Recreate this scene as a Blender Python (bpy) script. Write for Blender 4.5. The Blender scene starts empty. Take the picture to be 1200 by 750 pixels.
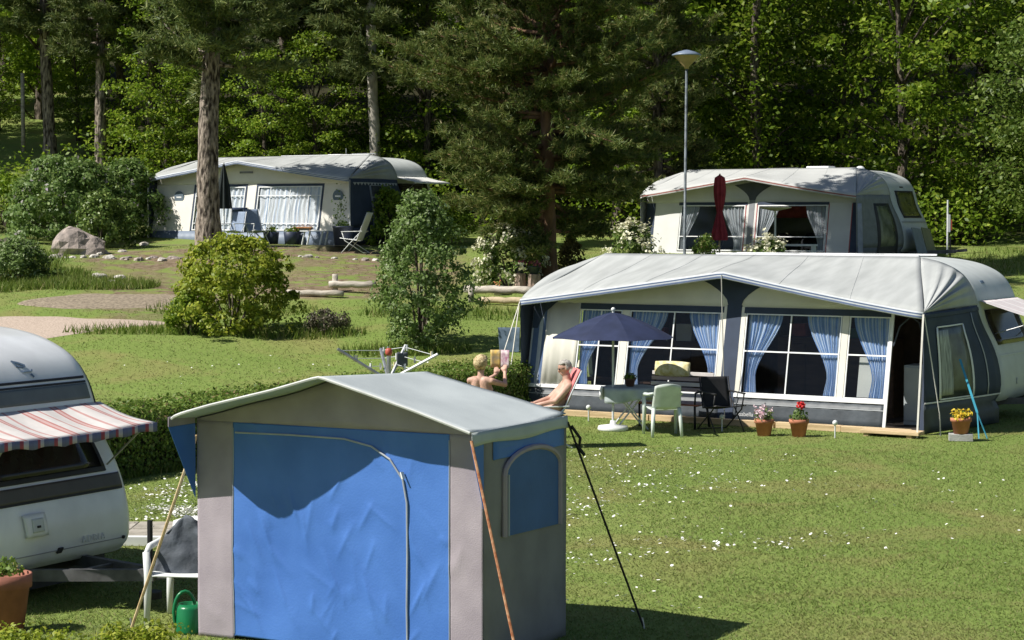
import bpy, math, random
import numpy as np
from mathutils import Vector, Matrix, noise

sc = bpy.context.scene
col = sc.collection
rng = np.random.default_rng(11)
random.seed(11)
R = math.radians
PI = math.pi

# ------------------------------------------------------------------ camera
cam_d = bpy.data.cameras.new('camera')
cam_d.sensor_width = 36.0
cam_d.lens = 72.9
cam_d.clip_start = 0.1
cam_d.clip_end = 2000
cam = bpy.data.objects.new('camera', cam_d)
col.objects.link(cam)
cam.location = (0, 0, 3.37)
cam.rotation_euler = (R(90 - 2.827), 0, 0)
sc.camera = cam
# ------------------------------------------------------------------ light
S_AZ = (-0.955, -0.297)          # horizontal direction towards the sun
S_EL = R(48)
SUN = Vector((S_AZ[0] * math.cos(S_EL), S_AZ[1] * math.cos(S_EL), math.sin(S_EL))).normalized()
w = bpy.data.worlds.new('World')
sc.world = w
w.use_nodes = True
nt = w.node_tree
sky = nt.nodes.new('ShaderNodeTexSky')
sky.sky_type = 'NISHITA'
sky.sun_disc = False
sky.sun_elevation = S_EL
sky.sun_rotation = math.atan2(S_AZ[0], S_AZ[1]) % (2 * PI)
sky.air_density = 1.0
sky.dust_density = 0.6
bg = nt.nodes['Background']
bg.inputs['Strength'].default_value = 0.055
nt.links.new(sky.outputs[0], bg.inputs['Color'])
sun_d = bpy.data.lights.new('sun', 'SUN')
sun_d.energy = 5.0
sun_d.angle = R(0.53)
sun_d.color = (1.0, 0.955, 0.87)
sun = bpy.data.objects.new('sun', sun_d)
col.objects.link(sun)
sun.rotation_euler = (-SUN).to_track_quat('-Z', 'Y').to_euler()
sun.location = SUN * 60
sc.view_settings.view_transform = 'Standard'
sc.view_settings.look = 'None'
sc.view_settings.gamma = 1.0
sc.view_settings.exposure = 0.5
sc.view_settings.use_curve_mapping = False
sc.cycles.use_denoising = True
sc.cycles.max_bounces = 6
sc.cycles.transparent_max_bounces = 16
sc.cycles.sample_clamp_indirect = 4.0

# ------------------------------------------------------------------ mesh helpers
class MB:
    """collects shapes for ONE mesh object"""
    def __init__(s):
        s.v = []; s.f = []; s.u = []
    def add(s, vs, fs, us=None):
        o = len(s.v)
        s.v += [tuple(p) for p in vs]
        for k, f in enumerate(fs):
            s.f.append([i + o for i in f])
            s.u.append(us[k] if us else None)
        return s
    def box(s, c, d, rz=0.0, m=None):
        x, y, z = (a / 2 for a in d)
        M = m if m is not None else Matrix.Rotation(rz, 4, 'Z')
        vs = [Vector(c) + (M @ Vector((i * x, j * y, k * z))) for k in (-1, 1) for j in (-1, 1) for i in (-1, 1)]
        return s.add(vs, [(0, 2, 3, 1), (4, 5, 7, 6), (0, 1, 5, 4), (2, 6, 7, 3), (0, 4, 6, 2), (1, 3, 7, 5)])
    def bar(s, a, b, w, h=None, up=(0, 0, 1)):
        a = Vector(a); b = Vector(b); d = (b - a)
        h = h or w
        z = d.normalized(); x = Vector(up).cross(z)
        if x.length < 1e-4: x = Vector((1, 0, 0)).cross(z)
        x.normalize(); y = z.cross(x)
        M = Matrix((x, y, z)).transposed().to_4x4()
        return s.box((a + b) / 2, (w, h, d.length), m=M)
    def tube(s, pts, r, n=8, cap=True):
        P = [Vector(p) for p in pts]
        rs = r if isinstance(r, (list, tuple)) else [r] * len(P)
        t0 = (P[1] - P[0]).normalized()
        ref = Vector((0, 0, 1)) if abs(t0.z) < .9 else Vector((1, 0, 0))
        x = ref.cross(t0).normalized()
        vs = []; m = len(P)
        for i, p in enumerate(P):
            t = (P[min(i + 1, m - 1)] - P[max(i - 1, 0)]).normalized()
            x = (x - t * x.dot(t)).normalized(); y = t.cross(x)
            for k in range(n):
                a = 2 * PI * k / n
                vs.append(p + (x * math.cos(a) + y * math.sin(a)) * rs[i])
        fs = [(i * n + k, i * n + (k + 1) % n, (i + 1) * n + (k + 1) % n, (i + 1) * n + k) for i in range(m - 1) for k in range(n)]
        if cap:
            fs.append(tuple(range(n))[::-1]); fs.append(tuple(range((m - 1) * n, m * n)))
        return s.add(vs, fs)
    def lathe(s, prof, n=16, c=(0, 0, 0), cap=True, wob=0.0):
        c = Vector(c); vs = []
        for r, z in prof:
            for k in range(n):
                a = 2 * PI * k / n
                q = r * (1 + wob * math.sin(a * 3 + z * 5))
                vs.append(c + Vector((q * math.cos(a), q * math.sin(a), z)))
        m = len(prof)
        fs = [(i * n + k, i * n + (k + 1) % n, (i + 1) * n + (k + 1) % n, (i + 1) * n + k) for i in range(m - 1) for k in range(n)]
        if cap:
            fs.append(tuple(range(n))[::-1]); fs.append(tuple(range((m - 1) * n, m * n)))
        return s.add(vs, fs)
    def ball(s, c, r, n=10, m=7):
        rx, ry, rz = r if isinstance(r, (tuple, list)) else (r, r, r)
        c = Vector(c); vs = []
        for i in range(m + 1):
            t = PI * (i + 0.02 * (i == 0) - 0.02 * (i == m)) / m
            for k in range(n):
                a = 2 * PI * k / n
                vs.append(c + Vector((rx * math.sin(t) * math.cos(a), ry * math.sin(t) * math.sin(a), -rz * math.cos(t))))
        fs = [(i * n + k, i * n + (k + 1) % n, (i + 1) * n + (k + 1) % n, (i + 1) * n + k) for i in range(m) for k in range(n)]
        fs.append(tuple(range(n))[::-1]); fs.append(tuple(range(m * n, (m + 1) * n)))
        return s.add(vs, fs)
    def grid(s, fn, nu, nv, wrap=False):
        vs = [fn(i / nu, j / nv) for j in range(nv + 1) for i in range(nu + (0 if wrap else 1))]
        k = nu if wrap else nu + 1
        fs = []; us = []
        for j in range(nv):
            for i in range(nu):
                fs.append((j * k + i, j * k + (i + 1) % k, (j + 1) * k + (i + 1) % k, (j + 1) * k + i))
                us.append(((i / nu, j / nv), ((i + 1) / nu, j / nv), ((i + 1) / nu, (j + 1) / nv), (i / nu, (j + 1) / nv)))
        return s.add(vs, fs, us)
    def prism(s, pts, off):
        n = len(pts); o = Vector(off)
        vs = [Vector(p) for p in pts] + [Vector(p) + o for p in pts]
        fs = [tuple(range(n))[::-1], tuple(range(n, 2 * n))] + [(i, (i + 1) % n, n + (i + 1) % n, n + i) for i in range(n)]
        return s.add(vs, fs)
    def mesh(s, name):
        me = bpy.data.meshes.new(name)
        me.from_pydata(s.v, [], s.f)
        if any(u is not None for u in s.u):
            ul = me.uv_layers.new(name='UVMap')
            dat = []
            for f, u in zip(s.f, s.u):
                for k in range(len(f)):
                    dat += list(u[k]) if u else [0.0, 0.0]
            ul.data.foreach_set('uv', dat)
        me.update()
        return me
    def build(s, name, mat, parent=None, smooth=False, bevel=0.0, solid=0.0, loc=None, rz=0.0):
        return link(name, s.mesh(name), mat, parent, smooth, bevel, solid, loc, rz)

def link(name, me, mat, parent=None, smooth=False, bevel=0.0, solid=0.0, loc=None, rz=0.0):
    o = bpy.data.objects.new(name, me)
    col.objects.link(o)
    if mat is not None and not me.materials:
        me.materials.append(mat)
    elif mat is not None and me.materials[0] is not mat:
        o.material_slots[0].link = 'OBJECT'; o.material_slots[0].material = mat
    if smooth:
        me.polygons.foreach_set('use_smooth', [True] * len(me.polygons))
    o.parent = parent
    if loc is not None: o.location = loc
    o.rotation_euler.z = rz
    if solid:
        md = o.modifiers.new('thickness', 'SOLIDIFY'); md.thickness = solid; md.offset = 0
    if bevel:
        md = o.modifiers.new('bevel', 'BEVEL'); md.width = bevel; md.segments = 2; md.limit_method = 'ANGLE'; md.angle_limit = R(40)
    return o

def tag(o, label=None, cat=None, group=None, kind=None):
    if label: o['label'] = label
    if cat: o['category'] = cat
    if group: o['group'] = group
    if kind: o['kind'] = kind
    return o

def thing(name, label, cat, loc=(0, 0, 0), rz=0.0, group=None):
    o = bpy.data.objects.new(name, None)
    col.objects.link(o)
    o.empty_display_size = 0.2
    o.location = loc; o.rotation_euler.z = rz
    return tag(o, label, cat, group)

def copy_tree(o, parent=None):
    c = o.copy(); col.objects.link(c)
    if parent is not None: c.parent = parent
    for ch in [q for q in bpy.data.objects if q.parent == o]:
        copy_tree(ch, c)
    return c

def quads(name, V, n, k=4):
    """mesh of n loose k-gons from a (n*k,3) array"""
    me = bpy.data.meshes.new(name)
    V = np.ascontiguousarray(V, dtype=np.float32)
    me.vertices.add(n * k); me.vertices.foreach_set('co', V.ravel())
    me.loops.add(n * k); me.loops.foreach_set('vertex_index', np.arange(n * k, dtype=np.int32))
    me.polygons.add(n); me.polygons.foreach_set('loop_start', np.arange(0, n * k, k, dtype=np.int32))
    me.update(calc_edges=True)
    return me

def unit(a):
    return a / np.maximum(np.linalg.norm(a, axis=1, keepdims=True), 1e-6)

def leaf_mesh(name, P, N, L, W, g=rng):
    """diamond leaves at P facing N, length L, width W"""
    n = len(P)
    N = unit(N)
    t = unit(np.cross(N, g.normal(size=(n, 3)))); b = np.cross(N, t)
    L = (np.ones(n) * L)[:, None]; W = (np.ones(n) * W)[:, None]
    V = np.stack([P - t * L * .5, P + b * W * .5 - t * L * .06 + N * W * .12, P + t * L * .5, P - b * W * .5 - t * L * .06 + N * W * .12], 1).reshape(-1, 3)
    return quads(name, V, n)

# ------------------------------------------------------------------ materials
MATS = {}
def nodes_of(name):
    m = bpy.data.materials.new(name); m.use_nodes = True
    return m, m.node_tree.nodes, m.node_tree.links, m.node_tree.nodes['Principled BSDF']

def mat(name, c, rough=.6, var=.12, scale=6.0, bump=0.0, bscale=40.0, metal=0.0, bdist=.02, lo=.32, hi=.68, c2=None, spec=.4, transl=0.0, detail=4.0, aniso=(1, 1, 1), coat=0.0):
    if name in MATS: return MATS[name]
    m, N, Lk, B = nodes_of(name)
    tc = N.new('ShaderNodeTexCoord'); mp = N.new('ShaderNodeMapping'); mp.inputs['Scale'].default_value = aniso
    Lk.new(tc.outputs['Object'], mp.inputs[0])
    nz = N.new('ShaderNodeTexNoise'); nz.inputs['Scale'].default_value = scale; nz.inputs['Detail'].default_value = detail
    Lk.new(mp.outputs[0], nz.inputs[0])
    rp = N.new('ShaderNodeValToRGB')
    a = [max(0, x * (1 - var)) for x in c]; b = c2 if c2 else [min(1, x * (1 + var)) for x in c]
    rp.color_ramp.elements[0].color = (*a, 1); rp.color_ramp.elements[0].position = lo
    rp.color_ramp.elements[1].color = (*b, 1); rp.color_ramp.elements[1].position = hi
    Lk.new(nz.outputs[0], rp.inputs[0]); Lk.new(rp.outputs[0], B.inputs['Base Color'])
    B.inputs['Roughness'].default_value = rough; B.inputs['Metallic'].default_value = metal
    B.inputs['Specular IOR Level'].default_value = spec
    if coat: B.inputs['Coat Weight'].default_value = coat
    if bump:
        n2 = N.new('ShaderNodeTexNoise'); n2.inputs['Scale'].default_value = bscale; n2.inputs['Detail'].default_value = 5
        Lk.new(mp.outputs[0], n2.inputs[0])
        bp = N.new('ShaderNodeBump'); bp.inputs['Strength'].default_value = bump; bp.inputs['Distance'].default_value = bdist
        Lk.new(n2.outputs[0], bp.inputs['Height']); Lk.new(bp.outputs[0], B.inputs['Normal'])
    if transl:
        tr = N.new('ShaderNodeBsdfTranslucent'); mx = N.new('ShaderNodeMixShader'); mx.inputs[0].default_value = transl
        Lk.new(rp.outputs[0], tr.inputs[0]); Lk.new(B.outputs[0], mx.inputs[1]); Lk.new(tr.outputs[0], mx.inputs[2])
        Lk.new(mx.outputs[0], N['Material Output'].inputs[0])
    MATS[name] = m
    return m

def leafmat(name, stops, transl=.35, rough=.5, ovar=.25, dry=None):
    """colour differs from leaf to leaf and from plant to plant"""
    m, N, Lk, B = nodes_of(name)
    ge = N.new('ShaderNodeNewGeometry'); rp = N.new('ShaderNodeValToRGB')
    el = rp.color_ramp.elements
    while len(el) < len(stops): el.new(.5)
    for e, (p, c) in zip(el, stops): e.position = p; e.color = (*c, 1)
    Lk.new(ge.outputs['Random Per Island'], rp.inputs[0])
    oi = N.new('ShaderNodeObjectInfo'); mr = N.new('ShaderNodeMapRange')
    mr.inputs['To Min'].default_value = 1 - ovar; mr.inputs['To Max'].default_value = 1 + ovar
    Lk.new(oi.outputs['Random'], mr.inputs[0])
    if dry:
        nz = N.new('ShaderNodeTexNoise'); nz.inputs['Scale'].default_value = .55; nz.inputs['Detail'].default_value = 7; nz.inputs['Distortion'].default_value = .9
        Lk.new(ge.outputs['Position'], nz.inputs[0])
        r2 = N.new('ShaderNodeValToRGB'); r2.color_ramp.elements[0].position = .47; r2.color_ramp.elements[1].position = .68
        Lk.new(nz.outputs[0], r2.inputs[0])
        mm = N.new('ShaderNodeMath'); mm.operation = 'MULTIPLY'; mm.inputs[1].default_value = .6; Lk.new(r2.outputs[0], mm.inputs[0])
        mxx = N.new('ShaderNodeMix'); mxx.data_type = 'RGBA'; Lk.new(mm.outputs[0], mxx.inputs['Factor']); Lk.new(rp.outputs[0], mxx.inputs['A']); mxx.inputs['B'].default_value = (*dry, 1)
        rp = mxx; rpo = mxx.outputs['Result']
    else: rpo = rp.outputs[0]
    hs = N.new('ShaderNodeHueSaturation'); Lk.new(rpo, hs.inputs['Color']); Lk.new(mr.outputs[0], hs.inputs['Value'])
    Lk.new(hs.outputs[0], B.inputs['Base Color'])
    B.inputs['Roughness'].default_value = rough; B.inputs['Specular IOR Level'].default_value = .3
    if transl:
        tr = N.new('ShaderNodeBsdfTranslucent'); mx = N.new('ShaderNodeMixShader'); mx.inputs[0].default_value = transl
        Lk.new(hs.outputs[0], tr.inputs[0]); Lk.new(B.outputs[0], mx.inputs[1]); Lk.new(tr.outputs[0], mx.inputs[2])
        Lk.new(mx.outputs[0], N['Material Output'].inputs[0])
    MATS[name] = m
    return m

def stripes(name, stops, count, axis=0, rough=.75, transl=0.0, wob=0.0):
    """woven stripes along the UV of a cloth; stops are (position, colour) over one repeat"""
    m, N, Lk, B = nodes_of(name)
    uv = N.new('ShaderNodeUVMap'); sp = N.new('ShaderNodeSeparateXYZ'); Lk.new(uv.outputs[0], sp.inputs[0])
    mu = N.new('ShaderNodeMath'); mu.operation = 'MULTIPLY'; mu.inputs[1].default_value = count
    Lk.new(sp.outputs[axis], mu.inputs[0])
    fr = N.new('ShaderNodeMath'); fr.operation = 'FRACT'; Lk.new(mu.outputs[0], fr.inputs[0])
    rp = N.new('ShaderNodeValToRGB'); rp.color_ramp.interpolation = 'CONSTANT'
    el = rp.color_ramp.elements
    while len(el) < len(stops): el.new(.5)
    for e, (p, c) in zip(el, stops): e.position = p; e.color = (*c, 1)
    Lk.new(fr.outputs[0], rp.inputs[0])
    tc = N.new('ShaderNodeTexCoord'); nz = N.new('ShaderNodeTexNoise'); nz.inputs['Scale'].default_value = 9
    Lk.new(tc.outputs['Object'], nz.inputs[0])
    mr = N.new('ShaderNodeMapRange'); mr.inputs['To Min'].default_value = .8; mr.inputs['To Max'].default_value = 1.1
    Lk.new(nz.outputs[0], mr.inputs[0])
    hs = N.new('ShaderNodeHueSaturation'); Lk.new(rp.outputs[0], hs.inputs['Color']); Lk.new(mr.outputs[0], hs.inputs['Value'])
    Lk.new(hs.outputs[0], B.inputs['Base Color']); B.inputs['Roughness'].default_value = rough; B.inputs['Specular IOR Level'].default_value = .2
    if transl:
        tr = N.new('ShaderNodeBsdfTranslucent'); mx = N.new('ShaderNodeMixShader'); mx.inputs[0].default_value = transl
        Lk.new(hs.outputs[0], tr.inputs[0]); Lk.new(B.outputs[0], mx.inputs[1]); Lk.new(tr.outputs[0], mx.inputs[2])
        Lk.new(mx.outputs[0], N['Material Output'].inputs[0])
    MATS[name] = m
    return m

def panemat(name, tint, refl=.12):
    m, N, Lk, B = nodes_of(name)
    tr = N.new('ShaderNodeBsdfTransparent'); tr.inputs[0].default_value = (*tint, 1)
    gl = N.new('ShaderNodeBsdfGlossy'); gl.inputs['Roughness'].default_value = .08; gl.inputs[0].default_value = (.9, .95, 1, 1)
    mx = N.new('ShaderNodeMixShader'); mx.inputs[0].default_value = refl; Lk.new(tr.outputs[0], mx.inputs[1]); Lk.new(gl.outputs[0], mx.inputs[2])
    Lk.new(mx.outputs[0], N['Material Output'].inputs[0])
    MATS[name] = m
    return m

# ------------------------------------------------------------------ terrain
TK = [(-80, 0), (36.5, 0), (40, .33), (45, .9), (50, 1.45), (55, 2.0), (60, 2.5), (63, 2.62), (68, 2.9), (75, 5.4), (90, 8.5), (120, 14), (170, 22), (400, 30)]
def tz(x, y):
    for (a, za), (b, zb) in zip(TK, TK[1:]):
        if y <= b:
            t = (y - a) / (b - a)
            z = za + (zb - za) * t
            break
    else:
        z = TK[-1][1]
    if y > 37:
        k = min(1, (y - 37) / 6)
        z += k * .05 * (math.sin(x * .9 + y * .35) + math.sin(x * .37 - y * .8 + 1.3))
        if x > 4: z -= .12 * min(1, (x - 4) / 4) * min(1, (y - 37) / 12) * (1 if y < 66 else 0)
    return z

def pathmask(x, y):
    """gravel track and its side branch"""
    return (y > 44.3 + .03 * (x + 11) and y < 48.0 - .28 * (x + 10) and x < -7.4)

xs = np.concatenate([np.linspace(-160, -30, 20), np.arange(-28, 30, .5), np.linspace(32, 160, 20)])
ys = np.concatenate([np.linspace(-60, 10, 12), np.arange(12, 37, 1.0), np.arange(37, 80, .5), np.arange(80, 130, 2.5), np.linspace(135, 380, 16)])
V = []; forest = []; dirt = []
for y in ys:
    for x in xs:
        V.append((x, y, tz(x, y)))
        n1 = noise.noise(Vector((x * .25, y * .25, 0)))
        px = x / max(y, 1)
        meadow = px < -.205 and y > 70
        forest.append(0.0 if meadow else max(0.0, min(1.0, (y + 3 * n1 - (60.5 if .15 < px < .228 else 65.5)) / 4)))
        d = 0.0
        if 49.5 < y < 60 and px < -.02: d = 1.0 + .9 * n1
        if 48 < y < 60 and px < -.205: d = -.2
        if 45 < y < 49.5 and -.2 < px < -.15: d = .55 + .9 * n1
        dirt.append(max(0.0, min(1.0, d)))
nx = len(xs); ny = len(ys)
F = [(j * nx + i, j * nx + i + 1, (j + 1) * nx + i + 1, (j + 1) * nx + i) for j in range(ny - 1) for i in range(nx - 1)]
gm = bpy.data.meshes.new('ground'); gm.from_pydata(V, [], F)
for nm, arr in (('forest', forest), ('dirt', dirt)):
    a = gm.attributes.new(nm, 'FLOAT', 'POINT'); a.data.foreach_set('value', arr)
gm.update()

def ground_mat():
    m, N, Lk, B = nodes_of('lawn_ground')
    ge = N.new('ShaderNodeNewGeometry')
    def nz(s, d=5, dist=0.0):
        n = N.new('ShaderNodeTexNoise'); n.inputs['Scale'].default_value = s; n.inputs['Detail'].default_value = d; n.inputs['Distortion'].default_value = dist
        Lk.new(ge.outputs['Position'], n.inputs[0]); return n
    def ramp(n, stops):
        r = N.new('ShaderNodeValToRGB'); el = r.color_ramp.elements
        while len(el) < len(stops): el.new(.5)
        for e, (p, c) in zip(el, stops): e.position = p; e.color = (*c, 1)
        Lk.new(n.outputs[0], r.inputs[0]); return r
    def mix(f, a, b, k=None):
        x = N.new('ShaderNodeMix'); x.data_type = 'RGBA'
        if k is None: Lk.new(f, x.inputs['Factor'])
        else:
            mu = N.new('ShaderNodeMath'); mu.operation = 'MULTIPLY'; mu.inputs[1].default_value = k
            Lk.new(f, mu.inputs[0]); Lk.new(mu.outputs[0], x.inputs['Factor'])
        Lk.new(a, x.inputs['A']); Lk.new(b, x.inputs['B']); return x.outputs['Result']
    g1 = ramp(nz(.35, 6, .4), [(.3, (.125, .185, .042)), (.5, (.158, .21, .054)), (.7, (.2, .23, .072))])
    g2 = ramp(nz(14, 6), [(.3, (.125, .20, .032)), (.7, (.22, .28, .075))])
    c = mix(nz(3, 3).outputs[0], g1.outputs[0], g2.outputs[0], .9)
    dry = ramp(nz(.55, 7, .9), [(.47, (0, 0, 0)), (.68, (1, 1, 1))])
    dcol = ramp(nz(9, 5), [(.3, (.22, .175, .075)), (.7, (.28, .23, .10))])
    c = mix(dry.outputs[0], c, dcol.outputs[0], .5)
    at = N.new('ShaderNodeAttribute'); at.attribute_name = 'dirt'
    so = ramp(nz(6, 8), [(.3, (.12, .085, .055)), (.55, (.2, .15, .10)), (.8, (.3, .24, .17))])
    dm = N.new('ShaderNodeMath'); dm.operation = 'MULTIPLY'; Lk.new(at.outputs['Fac'], dm.inputs[0])
    dn = ramp(nz(1.6, 8, .6), [(.40, (0, 0, 0)), (.52, (1, 1, 1))]); Lk.new(dn.outputs[0], dm.inputs[1])
    c = mix(dm.outputs[0], c, so.outputs[0])
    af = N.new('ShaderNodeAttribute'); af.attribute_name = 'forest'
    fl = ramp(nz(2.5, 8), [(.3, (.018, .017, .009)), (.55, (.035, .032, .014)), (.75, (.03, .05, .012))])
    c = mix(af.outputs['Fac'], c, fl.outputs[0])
    Lk.new(c, B.inputs['Base Color']); B.inputs['Roughness'].default_value = .9; B.inputs['Specular IOR Level'].default_value = .15
    bp = N.new('ShaderNodeBump'); bp.inputs['Strength'].default_value = .6; bp.inputs['Distance'].default_value = .04
    Lk.new(nz(30, 6).outputs[0], bp.inputs['Height']); Lk.new(bp.outputs[0], B.inputs['Normal'])
    return m
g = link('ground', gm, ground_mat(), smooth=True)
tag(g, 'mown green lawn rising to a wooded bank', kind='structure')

# gravel track, draped over the ground
def drape(name, x0, x1, lo, hi, m, n=50, k=14, lift=.022, label=None, taper=False):
    mb = MB()
    def fn(u, v):
        x = x0 + (x1 - x0) * u
        a = lo(x) + .18 * noise.noise(Vector((x * 1.1, 3, 0))) + .07 * noise.noise(Vector((x * 5, 3, 0)))
        b = hi(x) + .22 * noise.noise(Vector((x * 1.0, 9, 0))) + .09 * noise.noise(Vector((x * 5, 9, 0)))
        if taper:
            mid = (a + b) / 2; k_ = min(1, (u / .35 + .02)) ** .6 * min(1, (1 - u) / .2 + .02) ** .6; a = mid + (a - mid) * k_; b = mid + (b - mid) * k_
        y = a + (b - a) * v
        return (x, y, tz(x, y) + lift - (.02 if v in (0, 1) or u in (0, 1) else 0))
    mb.grid(fn, n, k)
    o = mb.build(name, m, smooth=True)
    return tag(o, label, kind='structure')
M_GRAVEL = mat('gravel', (.42, .33, .265), .95, .22, 28, .8, 90, c2=(.56, .455, .375), detail=12)
M_DIRT = mat('dirt', (.24, .19, .135), .95, .35, 14, .8, 70, c2=(.36, .3, .22), detail=12)
def p_lo(x): return 43.3 + .95 * np.maximum(0, x + 10.6)
def p_hi(x): return 47.1 - .2 * np.maximum(0, x + 11)
drape('path', -22, -7.75, p_lo, p_hi, M_GRAVEL, n=70, label='pale gravel track across the lawn')
drape('dirt_path', -11.6, -7.0, lambda x: 47.5 + .2 * (x + 12), lambda x: 49.6 + .2 * (x + 12), M_DIRT, label='bare earth track beside the bank', taper=True)

# grass blades: a mass nobody could count
def blades(name, pts, h, wd, m, lean=.5, g=rng):
    n = len(pts)
    a = g.uniform(0, 2 * PI, n); hh = (h * g.uniform(.6, 1.3, n))[:, None]; ww = (wd * g.uniform(.7, 1.3, n))[:, None]
    s = np.stack([np.cos(a), np.sin(a), np.zeros(n)], 1)
    ln = g.normal(0, lean, (n, 3)); ln[:, 2] = 0
    up = np.array([0, 0, 1.0])
    T = pts + (up + ln) * hh
    V = np.stack([pts - s * ww * .5, pts + s * ww * .5, T], 1).reshape(-1, 3)
    return quads(name, V, n, 3)
G_LAWN = leafmat('grass_blades', [(0, (.125, .19, .042)), (.45, (.17, .228, .055)), (.8, (.215, .25, .075)), (1, (.33, .29, .14))], .45, .6, 0, (.27, .235, .10))
G_LONG = leafmat('long_grass', [(0, (.075, .13, .014)), (.5, (.13, .20, .025)), (.85, (.19, .24, .05)), (1, (.32, .28, .12))], .35, .6, 0)

def wedge(n, y0, y1, pw=1.0):
    y = y0 + (y1 - y0) * rng.uniform(0, 1, n) ** pw
    x = np.where(rng.uniform(size=n) < .78, rng.uniform(-.265, .265, n), np.sign(rng.uniform(-1, 1, n)) * (.265 + .3 * rng.uniform(0, 1, n) ** 1.5)) * y
    return x, y
x1, y1 = wedge(350000, 14.0, 37.5, 1.25)
x2, y2 = wedge(100000, 37.5, 62)
X = np.concatenate([x1, x2]); Y = np.concatenate([y1, y2])
dens = np.array([noise.noise(Vector((a * .6, b * .6, 5))) for a, b in zip(X, Y)])
keep = dens > -2
Z = np.array([tz(a, b) for a, b in zip(X, Y)])
PX = X / Y
keep &= ~((X < -7.6) & (Y < p_hi(X) + .05) & (Y > p_lo(X) - .02) & (rng.uniform(size=len(X)) < .97))
keep &= ~((Y > 47.4 + .2 * (X + 12)) & (Y < 49.7 + .2 * (X + 12)) & (X < -7) & (X > -10.7) & (rng.uniform(size=len(X)) < .8))
keep &= ~((Y > 49.5) & (Y < 60) & (PX < -.02) & (PX > -.2) & (dens > -.3) & (rng.uniform(size=len(X)) < .75))
keep &= ~((Y > 21.6) & (Y < 22.9) & (X < -2.2) & (rng.uniform(size=len(X)) < .93))
P = np.stack([X, Y, Z], 1)[keep]
gb = link('grass', blades('grass', P, np.where(P[:, 1] < 37, .022, .028) * (1 + .5 * np.clip(dens[keep], -.5, .8)), np.where(P[:, 1] < 37, .012, .022), G_LAWN, 1.0), G_LAWN)
tag(gb, 'short mown grass of the camp site lawn', 'grass', kind='stuff')
# long rough grass: bank below the boulder, foot of shrubs and hedge
pts = []
def scat(n, cx, cy, rx, ry):
    for _ in range(n):
        a = random.uniform(0, 2 * PI); r = math.sqrt(random.random())
        x = cx + rx * r * math.cos(a); y = cy + ry * r * math.sin(a)
        pts.append((x, y, tz(x, y) - .01))
scat(5500, -12.8, 52.8, 2.1, 2.4); scat(2800, -10.6, 51.8, 1.8, 1.2); scat(1500, -13.4, 56, 1.4, 2); scat(900, -7.5, 44.6, 2.2, .5); scat(700, -4.6, 44.4, 1.5, .5)
scat(900, -2.2, 42.6, 1.4, .5); scat(900, -1.5, 47, 2, 1.0); scat(700, -6.5, 48.2, 2, 1.0); scat(800, 14.2, 57, 1.5, 3)
for _ in range(2600):
    t = random.uniform(-2.6, 9); x = -4.35 + .5 * t + random.gauss(0, .05); y = 27.75 + .868 * t + random.gauss(0, .08)
    pts.append((x, y, 0))
P = np.array(pts)
hgt = np.where(P[:, 1] < 40, .13, .2)
lg = link('rough_grass', blades('rough_grass', P, hgt, np.where(P[:, 1] < 40, .014, .028), G_LONG, .35), G_LONG)
tag(lg, 'long rough grass on the bank and at the foot of hedge and bushes', 'grass', kind='stuff')
# daisies
M_DAISY = mat('daisy_white', (.8, .8, .76), .7, .05)
cs = []
spots = [(2.1, 26.5, 1.5, 1.7, 330), (.9, 24.0, .9, 1.6, 170), (.9, 20.4, .9, 1.0, 110), (2.2, 21.2, 1.2, .6, 110), (4.4, 25, 2.2, 3, 70), (1.2, 29.0, .9, .8, 90), (2.4, 29.3, 1.1, .5, 110), (3.4, 21.5, 1.3, .7, 50), (-3.95, 25.2, .55, 1.7, 520), (-3.75, 23.4, .5, .55, 520),
         (-5.5, 40.5, 2.6, 1.6, 60), (-3, 41, 2, 1, 40), (6.0, 23, 2, 3, 30), (1.0, 17.8, .7, 1, 40)]
for cx, cy, sx, sy, n in spots:
    for _ in range(int(n * 1.5)):
        x = random.gauss(cx, sx * .55); y = random.gauss(cy, sy * .55)
        if noise.noise(Vector((x * 1.7, y * 1.7, 2))) < -.12 and random.random() < .8: continue
        cs.append((x, y, tz(x, y) + random.uniform(.03, .055)))
V = []
for x, y, z in cs:
    r = random.uniform(.011, .02); tx, ty = random.gauss(0, .35), random.gauss(-.25, .35)
    for k in range(6):
        a = k * PI / 3; u = r * math.cos(a); v = r * math.sin(a)
        V.append((x + u, y + v, z + u * tx + v * ty))
dm = quads('daisies', np.array(V), len(cs), 6)
tag(link('daisies', dm, M_DAISY), 'white daisies sprinkled through the lawn', 'daisies', kind='stuff')

# ------------------------------------------------------------------ trees and shrubs
BARK_PINE = mat('pine_bark', (.05, .036, .028), .95, .4, 13, 1.0, 13, c2=(.36, .30, .25), aniso=(1, 1, .3), detail=10, bdist=.08, lo=.38, hi=.62)
BARK_DARK = mat('dark_bark', (.045, .034, .026), .95, .4, 13, 1.0, 13, c2=(.17, .14, .11), aniso=(1, 1, .3), detail=10, bdist=.08, lo=.38, hi=.62)
BARK_RED = mat('red_pine_bark', (.13, .075, .045), .95, .4, 5, 1.0, 18, c2=(.24, .14, .085), aniso=(1, 1, .4), detail=8)
BARK_PALE = mat('pale_bark', (.3, .27, .23), .9, .4, 4, .7, 14, c2=(.5, .46, .4), aniso=(1, 1, .5), detail=8)
L_BROAD = leafmat('broad_leaves', [(0, (.075, .135, .009)), (.45, (.145, .235, .018)), (.8, (.235, .325, .03)), (1, (.37, .44, .065))], .5, .45, .3)
L_YELLOW = leafmat('yellow_green_leaves', [(0, (.15, .22, .016)), (.5, (.27, .33, .028)), (1, (.42, .44, .06))], .4, .5, .05)
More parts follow.
